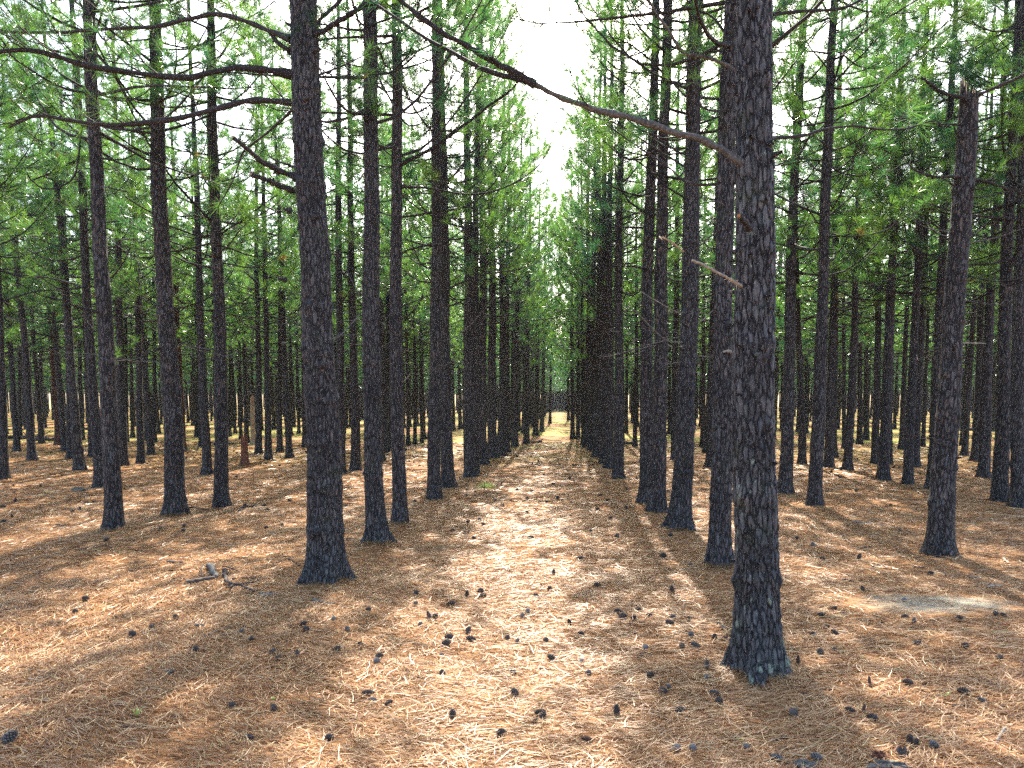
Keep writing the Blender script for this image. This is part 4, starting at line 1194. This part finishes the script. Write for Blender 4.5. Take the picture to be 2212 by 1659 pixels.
# ------------------------------------------------------------------ fallen branches, sticks and twigs
def ground_stick(pts, r0, r1, mat=M_STICK, name='fallen_twig', cat='twig', what='thin dark fallen twig', label=None, forks=0, seed=0, end_mat=None, lift=0.0, group='fallen twigs on the needles'):
    rng = np.random.default_rng(seed)
    P = []
    for px, py in pts:
        g = on_ground(px, py)
        P.append([g.x, g.y, g.z])
    n = max(5, 4 * len(P)) if r0 > .012 else max(4, 3 * len(P))
    P = smooth_poly(P, n) if len(P) > 2 else np.array([np.array(P[0]) * (1 - t) + np.array(P[1]) * t for t in np.linspace(0, 1, n)])
    u = np.linspace(0, 1, n)
    rad = (r0 * (1 - u) + r1 * u) * (1 + 0.12 * rng.normal(0, 1, n))
    P[:, 2] += rad * 0.9 + lift * np.sin(u * math.pi * 0.9 + .3)
    P[:, :2] += rng.normal(0, 0.25, (n, 2)) * r0
    org = P[0].copy()
    P = P - org
    mb = MB()
    add_tube(mb, P, rad, 7 if r0 > 0.01 else 5, 0, end_mat=1 if end_mat else None)
    L = np.linalg.norm(P[-1] - P[0])
    for q in range(forks):
        k = rng.integers(1, n - 1)
        t = P[k] - P[k - 1]; a = math.atan2(t[1], t[0]) + rng.choice([-1, 1]) * rng.uniform(.4, 1.1); l = L * rng.uniform(.15, .4)
        e = P[k] + np.array([l * math.cos(a), l * math.sin(a), rng.uniform(-0.0, .25) * l])
        add_tube(mb, [P[k], (P[k] + e) / 2 + rng.normal(0, .02 * l + .002, 3), e], [rad[k] * .7, rad[k] * .5, rad[k] * .25], 4, 0)
    o = link(name, mb.mesh(name, [mat, end_mat or mat]), None, org)
    o['category'] = cat; o['group'] = group
    if label: o['label'] = label
    else: auto_label(o, pts[0][0], pts[0][1], what)
    return o

gs = ground_stick
HEAPG = 'broken branch pieces in the small heap'
gs([(402, 1263), (430, 1258), (470, 1252)], .022, .020, label='log-like piece with orange broken end in the small branch heap', name='fallen_branch', cat='branch', end_mat=M_WOOD_ORANGE, seed=1, group=HEAPG)
gs([(452, 1232), (458, 1240), (466, 1252)], .030, .026, M_LIMB_GREY, label='short grey lichened upright piece at the back of the branch heap', name='fallen_branch', cat='branch', seed=2, end_mat=M_WOOD_ORANGE, lift=.02, group=HEAPG)
gs([(486, 1240), (487, 1252), (500, 1264), (520, 1264), (545, 1274), (566, 1275)], .024, .010, M_STICK, label='crooked dark branch trailing right out of the small heap', name='fallen_branch', cat='branch', seed=3, forks=3, group=HEAPG)
gs([(490, 1258), (510, 1250), (540, 1248), (562, 1248)], .012, .008, label='thin straight stick lying behind the crooked branch of the heap', name='fallen_branch', cat='branch', seed=4, group=HEAPG)
gs([(480, 1230), (500, 1240), (520, 1238)], .008, .005, label='small curved twig topping the branch heap', name='fallen_branch', cat='branch', seed=5, lift=.05, forks=1, group=HEAPG)
gs([(437, 1252), (436, 1236), (450, 1232)], .008, .005, label='bent twig on the left side of the branch heap', name='fallen_branch', cat='branch', seed=6, lift=.05, group=HEAPG)
gs([(362, 1219), (395, 1221)], .016, .013, seed=7, label='dark stubby stick lying behind and left of the branch heap', cat='stick', name='fallen_stick')
gs([(367, 1238), (410, 1236)], .012, .014, seed=8, forks=1, label='reddish stubby stick just left of the branch heap', cat='stick', name='fallen_stick', mat=M_STUMP)
gs([(372, 1254), (398, 1248)], .009, .006, seed=9)
gs([(577, 1209), (592, 1217), (597, 1232)], .007, .004, seed=10)
gs([(622, 1207), (650, 1219)], .007, .005, seed=11)
gs([(677, 1303), (700, 1309), (722, 1313)], .014, .009, seed=12, forks=2, mat=M_LIMB_GREY, what='grey forked stick', cat='stick', name='fallen_stick')
gs([(437, 1383), (470, 1374), (510, 1362)], .008, .004, seed=13, mat=M_STICK_PALE, what='pale straight stick', cat='stick', name='fallen_stick')
gs([(551, 1384), (565, 1394), (588, 1394)], .006, .004, seed=14)
gs([(365, 1562), (405, 1561)], .007, .005, seed=15)
gs([(20, 1314), (52, 1315)], .007, .005, seed=16)
gs([(398, 1095), (420, 1094), (450, 1097)], .020, .012, seed=17, forks=3, label='forked dark branch on the ground left of the slim flared pine', name='fallen_branch', cat='branch')
gs([(516, 1103), (530, 1092), (553, 1093)], .020, .012, seed=18, forks=3, label='short branching piece right of the slim flared pine foot', name='fallen_branch', cat='branch')
gs([(165, 1195), (240, 1185)], .012, .008, seed=19, what='long thin dark stick', cat='stick', name='fallen_stick')
gs([(122, 1134), (138, 1135)], .012, .009, seed=20)
gs([(1000, 1067), (1030, 1073), (1080, 1068)], .010, .006, seed=21, forks=4)
gs([(1139, 1084), (1155, 1097), (1180, 1090)], .009, .005, seed=22, forks=2)
gs([(1170, 1052), (1174, 1062), (1200, 1063)], .009, .005, seed=23, forks=1)
gs([(1300, 1086), (1330, 1085), (1352, 1083)], .008, .005, seed=24, forks=2)
gs([(1003, 1158), (1020, 1150)], .010, .007, seed=25)
gs([(1060, 1155), (1072, 1147)], .008, .006, seed=26, forks=2)
gs([(985, 1143), (1010, 1150)], .008, .006, seed=27, forks=3)
gs([(935, 1224), (948, 1212)], .008, .006, seed=28, mat=M_STUMP, what='rusty brown twig')
gs([(905, 1176), (911, 1186)], .008, .006, seed=29)
gs([(1235, 1240), (1270, 1225)], .006, .004, seed=30)
gs([(1330, 1404), (1395, 1398)], .007, .003, seed=31)
gs([(1290, 1402), (1250, 1404), (1205, 1410)], .006, .003, seed=32)
gs([(1520, 1427), (1545, 1435), (1450, 1410)][:2], .006, .004, seed=33)
gs([(1380, 1420), (1395, 1406)], .008, .005, seed=34)
gs([(1340, 1371), (1366, 1368), (1390, 1376)], .006, .004, seed=35, forks=2)
gs([(1818, 1249), (1838, 1251), (1860, 1258)], .011, .006, seed=36, forks=3)
gs([(1819, 1320), (1837, 1334)], .008, .005, seed=37)
gs([(1885, 1218), (1905, 1213), (1916, 1223)], .008, .005, seed=38, forks=2)
gs([(1975, 1219), (2028, 1226)], .007, .004, seed=39)
gs([(2034, 1232), (2044, 1239)], .012, .008, seed=40, what='stubby dark twig')
gs([(2090, 1244), (2122, 1247)], .013, .010, seed=41, mat=M_LIMB_GREY, what='grey stick', cat='stick', name='fallen_stick')
gs([(2132, 1272), (2163, 1270)], .013, .012, seed=42, mat=M_STICK_PALE, label='pale bleached stick at the far edge of the sand patch', cat='stick', name='fallen_stick')
gs([(2140, 1268), (2148, 1263)], .008, .007, seed=43, mat=M_STICK_PALE, label='small bleached chip behind the pale stick by the sand patch', cat='stick', name='fallen_stick')
gs([(2153, 1603), (2165, 1584), (2175, 1567)], .007, .006, seed=44, mat=M_STICK_PALE, lift=.01, label='slim pale stick poking up near the lower right corner', cat='stick', name='fallen_stick')
gs([(1835, 1341), (1860, 1345)], .008, .006, seed=45)
gs([(1895, 1342), (1916, 1342)], .008, .006, seed=46)
gs([(2010, 1342), (2036, 1336)], .012, .007, seed=47, forks=2)
gs([(2060, 1520), (2095, 1523)], .006, .004, seed=48)
gs([(2056, 1521), (2100, 1527)], .006, .004, seed=49)
gs([(1660, 1583), (1700, 1575)], .010, .007, seed=50)
gs([(1448, 1437), (1485, 1455)], .007, .004, seed=51)
gs([(1840, 1129), (1878, 1130), (1920, 1135)], .016, .010, seed=52, forks=5, mat=M_LIMB_GREY, label='grey tangle of twigs lying between forked pine and snapped pine', name='fallen_branch', cat='branch')
gs([(1720, 1040), (1730, 1068), (1745, 1065)], .008, .004, seed=53, forks=3, lift=.1)
gs([(1975, 1093), (1990, 1085), (2010, 1091)], .009, .006, seed=54, forks=1)
gs([(1460, 1117), (1420, 1117)], .009, .006, seed=55)
gs([(1497, 1088), (1530, 1098)], .009, .006, seed=56, forks=2)
gs([(665, 1068), (690, 1073), (720, 1066)], .010, .005, seed=57, forks=4)
gs([(2190, 1185), (2178, 1170)], .009, .006, seed=58)
gs([(2165, 1205), (2180, 1215)], .016, .012, seed=59, mat=M_STICK_PALE, what='pale bleached stick', cat='stick', name='fallen_stick')
rs = random.Random(31)
for q in range(34):
    px = rs.uniform(20, 2190); py = rs.choice([rs.uniform(1010, 1130), rs.uniform(1130, 1400), rs.uniform(1130, 1640)])
    l = (py - 862) * rs.uniform(.04, .10); a = rs.uniform(-0.5, 0.5)
    gs([(px, py), (px + l * .5, py + a * l * .2), (px + l, py + a * l * .45)], rs.uniform(.004, .008), .003, seed=100 + q, forks=rs.choice([0, 0, 1, 2]))

# logs and brash lying among the far trunks
def far_log(px, py, L, r, az, label, seed, forks=3):
    rng = np.random.default_rng(seed)
    g = on_ground(px, py)
    n = 10; u = np.linspace(-.5, .5, n)
    P = np.stack([L * u * math.cos(az), L * u * math.sin(az), np.full(n, r * .8) + rng.normal(0, .02, n)], 1)
    mb = MB(); add_tube(mb, P, r * (1 - .3 * (u + .5)) * (1 + .06 * rng.normal(0, 1, n)), 9, 0, end_mat=1)
    for q in range(forks):
        k = rng.integers(1, n - 1); a = az + rng.uniform(.4, 1.2) * rng.choice([-1, 1]); l = rng.uniform(.4, 1.0)
        e = P[k] + np.array([l * math.cos(a), l * math.sin(a), rng.uniform(.0, .5)])
        add_tube(mb, [P[k], e], [r * .35, r * .12], 5, 0)
    o = link('fallen_log', mb.mesh('fallen_log', [M_STICK, M_WOOD]), None, (g.x, g.y, g.z))
    o['category'] = 'log'; o['label'] = label; o['group'] = 'fallen logs far between the trunks'
far_log(30, 949, 2.4, .10, .1, 'dark fallen log at the far left edge, lying level', 1, 5)
far_log(70, 948, 2.0, .08, -.3, 'dark fallen log at far left, right of the level one', 2, 4)
far_log(100, 953, 1.2, .09, .2, 'short thick log beside the stout reddish pine', 3, 2)
far_log(192, 929, 1.6, .10, .4, 'dark log behind the knobby left-hand pine', 4, 5)
far_log(2105, 931, 2.2, .10, .3, 'dark fallen log far right, left part of the brash', 5, 6)
far_log(2140, 925, 2.0, .12, -.5, 'tangled fallen log far right, right part of the brash', 6, 8)
far_log(486, 960, 0.9, .05, .1, 'small thin log in front of the far trunks, left of the pale snag', 7, 1)
far_log(1159, 958, 0.45, .06, .1, 'small dark log lying on the path in the distance', 8, 1)
far_log(1355, 960, 0.8, .07, .2, 'small dark log just right of the path, far off', 9, 1)

# ------------------------------------------------------------------ seedlings, bark, stump remains
def seedling(px, py, size, n, label, name='pine_seedling', mat=M_NEEDLE, seed=0):
    rng = np.random.default_rng(seed)
    g = on_ground(px, py)
    root = bpy.data.objects.new(name, None); COL.objects.link(root); root.location = g
    mb = MB(); tips = []; axes = []
    add_tube(mb, [[0, 0, 0], [0.01, 0, size * .4], [0, .01, size * .8]], [.006, .004, .002], 5)
    for q in range(n):
        a = rng.uniform(0, 6.28); l = size * rng.uniform(.3, .9); h = size * rng.uniform(.1, .6)
        e = np.array([l * math.cos(a), l * math.sin(a) * .8, h + l * .3])
        add_tube(mb, [[0, 0, h * .8], e * .6, e], [.004, .003, .002], 3)
        tips.append(e); axes.append(e + [0, 0, .1])
    link('stem', mb.mesh('stem', [M_TWIG]), root)
    V, F = tuft_tris(tips, axes, 22, .005, rng, .10, .16, spread=(.3, 1.4))
    nb = MB(); nb.add(V, F)
    link('foliage', nb.mesh('foliage', [mat], smooth=False), root)
    root['category'] = 'seedling'; root['label'] = label
M_FRESH = needle_material('fresh_seedling_needles', (0.16, 0.26, 0.08), (0.30, 0.36, 0.14), trans=.4)
seedling(1046, 1058, .20, 8, 'small pale green pine seedling on the left side of the path', mat=M_FRESH, seed=1)

def sprout(px, py, h, label, seed):
    rng = np.random.default_rng(seed); g = on_ground(px, py); mb = MB()
    for q in range(9):
        a = rng.uniform(0, 6.28); l = h * rng.uniform(.4, 1); w = .0035
        d = np.array([math.cos(a), math.sin(a), 0]); s = np.array([-d[1], d[0], 0])
        p1 = d * l * .3 + [0, 0, l * .6]; p2 = d * l * .75 + [0, 0, l * .75]
        mb.add([-s * w, s * w, p1 + s * w, p1 - s * w, p2], [[0, 1, 2, 3]]); mb.add([p1 - s * w, p1 + s * w, p2], [[0, 1, 2]])
    o = link('green_sprout', mb.mesh('green_sprout', [M_SPROUT], smooth=False), None, g)
    o['category'] = 'sprout'; o['label'] = label; o['group'] = 'tiny green sprouts among the needles'
M_SPROUT = simple_mat('sprout_leaf', (0.20, 0.27, 0.05), (0.32, 0.38, 0.08), 20, rough=.5, bump=0)
sprout(297, 1562, .07, 'bright yellow-green sprout in the lower left needles', 1)
sprout(578, 1300, .03, 'tiny green leaf in front of the branch heap', 2)
sprout(590, 1518, .04, 'tiny green sprout just behind an open cone, lower left', 3)
sprout(1168, 1517, .04, 'tiny green blades near the bottom middle cone trio', 4)
sprout(1600, 1585, .035, 'tiny yellow leaf in front of the lichen-spotted trunk', 5)
sprout(2040, 1505, .06, 'dry green blades behind a cone at lower right', 6)

def lump(px, py, sx, sy, sz, name, cat, label, mat, seed, rough=.25, blocks=True):
    """an irregular chunk: a noisy, flattened ball half sunk in the litter"""
    rng = np.random.default_rng(seed)
    g = on_ground(px, py)
    nu, nv = 28, 14
    a = np.linspace(0, 2 * math.pi, nu, endpoint=False); b = np.linspace(0, math.pi, nv)
    A_, B_ = np.meshgrid(a, b)
    rr = 1 + rough * (np.sin(3 * A_ + rng.uniform(0, 6)) * np.sin(2 * B_ + 1) + .6 * np.sin(7 * A_ + 2) * np.sin(5 * B_)) + rng.normal(0, rough * .35, A_.shape)
    rr[0] = rr[0, 0]; rr[-1] = rr[-1, 0]
    V = np.stack([sx * rr * np.sin(B_) * np.cos(A_), sy * rr * np.sin(B_) * np.sin(A_), sz * (rr * np.cos(B_) * .9 + .3)], -1).reshape(-1, 3)
    i = np.arange(nv - 1)[:, None] * nu; j = np.arange(nu)[None, :]; j2 = (j + 1) % nu
    F = np.stack([i + j, i + nu + j, i + nu + j2, i + j2], -1).reshape(-1, 4)
    mb = MB(); mb.add(V, F)
    o = link(name, mb.mesh(name, [mat], smooth=False), None, g)
    o['category'] = cat; o['label'] = label
    return o
lump(1738, 1634, .07, .045, .022, 'bark_chunk', 'bark', 'grey lichened chunk of bark beside a cone at lower right', M_BARKCHIP, 1)
lump(1925, 1644, .10, .05, .020, 'old_stump', 'tree stump', 'dark crumbling stump remains low in the needles at lower right', M_BARKCHIP, 2, .35)
lump(1899, 1624, .035, .03, .025, 'old_stump', 'tree stump', 'dark rotten knob on the left of the crumbling stump remains', M_STUMP, 3, .4)
lump(1950, 1622, .03, .022, .030, 'old_stump', 'tree stump', 'black rotten knob on the right of the crumbling stump remains', M_STICK, 4, .4)
lump(578, 1283, .09, .06, .02, 'moss_clump', 'moss', 'dark mossy clump right of the branch heap', M_BARKCHIP, 5, .35)
lump(172, 1064, .16, .08, .05, 'bark_chunk', 'bark', 'dark lump of fallen bark left of the thin dark pine', M_BARKCHIP, 6, .35)

flush_labels()

# ------------------------------------------------------------------ the air between the trees
def haze_box():
    x0, x1, y0, y1, z0, z1 = -190, 190, -45, 230, -1.2, 17
    V = [(x, y, z) for z in (z0, z1) for y in (y0, y1) for x in (x0, x1)]
    F = [[0, 2, 3, 1], [4, 5, 7, 6], [0, 1, 5, 4], [2, 6, 7, 3], [0, 4, 6, 2], [1, 3, 7, 5]]
    mb = MB(); mb.add(V, F)
    m, nt, out = newmat('thin_haze')
    pv = N(nt, 'ShaderNodeVolumePrincipled')
    pv.inputs['Color'].default_value = (0.80, 0.90, 1.0, 1)
    pv.inputs['Density'].default_value = 0.0003
    pv.inputs['Anisotropy'].default_value = 0.3
    nt.links.new(pv.outputs[0], out.inputs['Volume'])
    o = link('haze', mb.mesh('haze', [m], smooth=False)); o['kind'] = 'stuff'; o['label'] = 'thin pale air between the far trees'
haze_box()
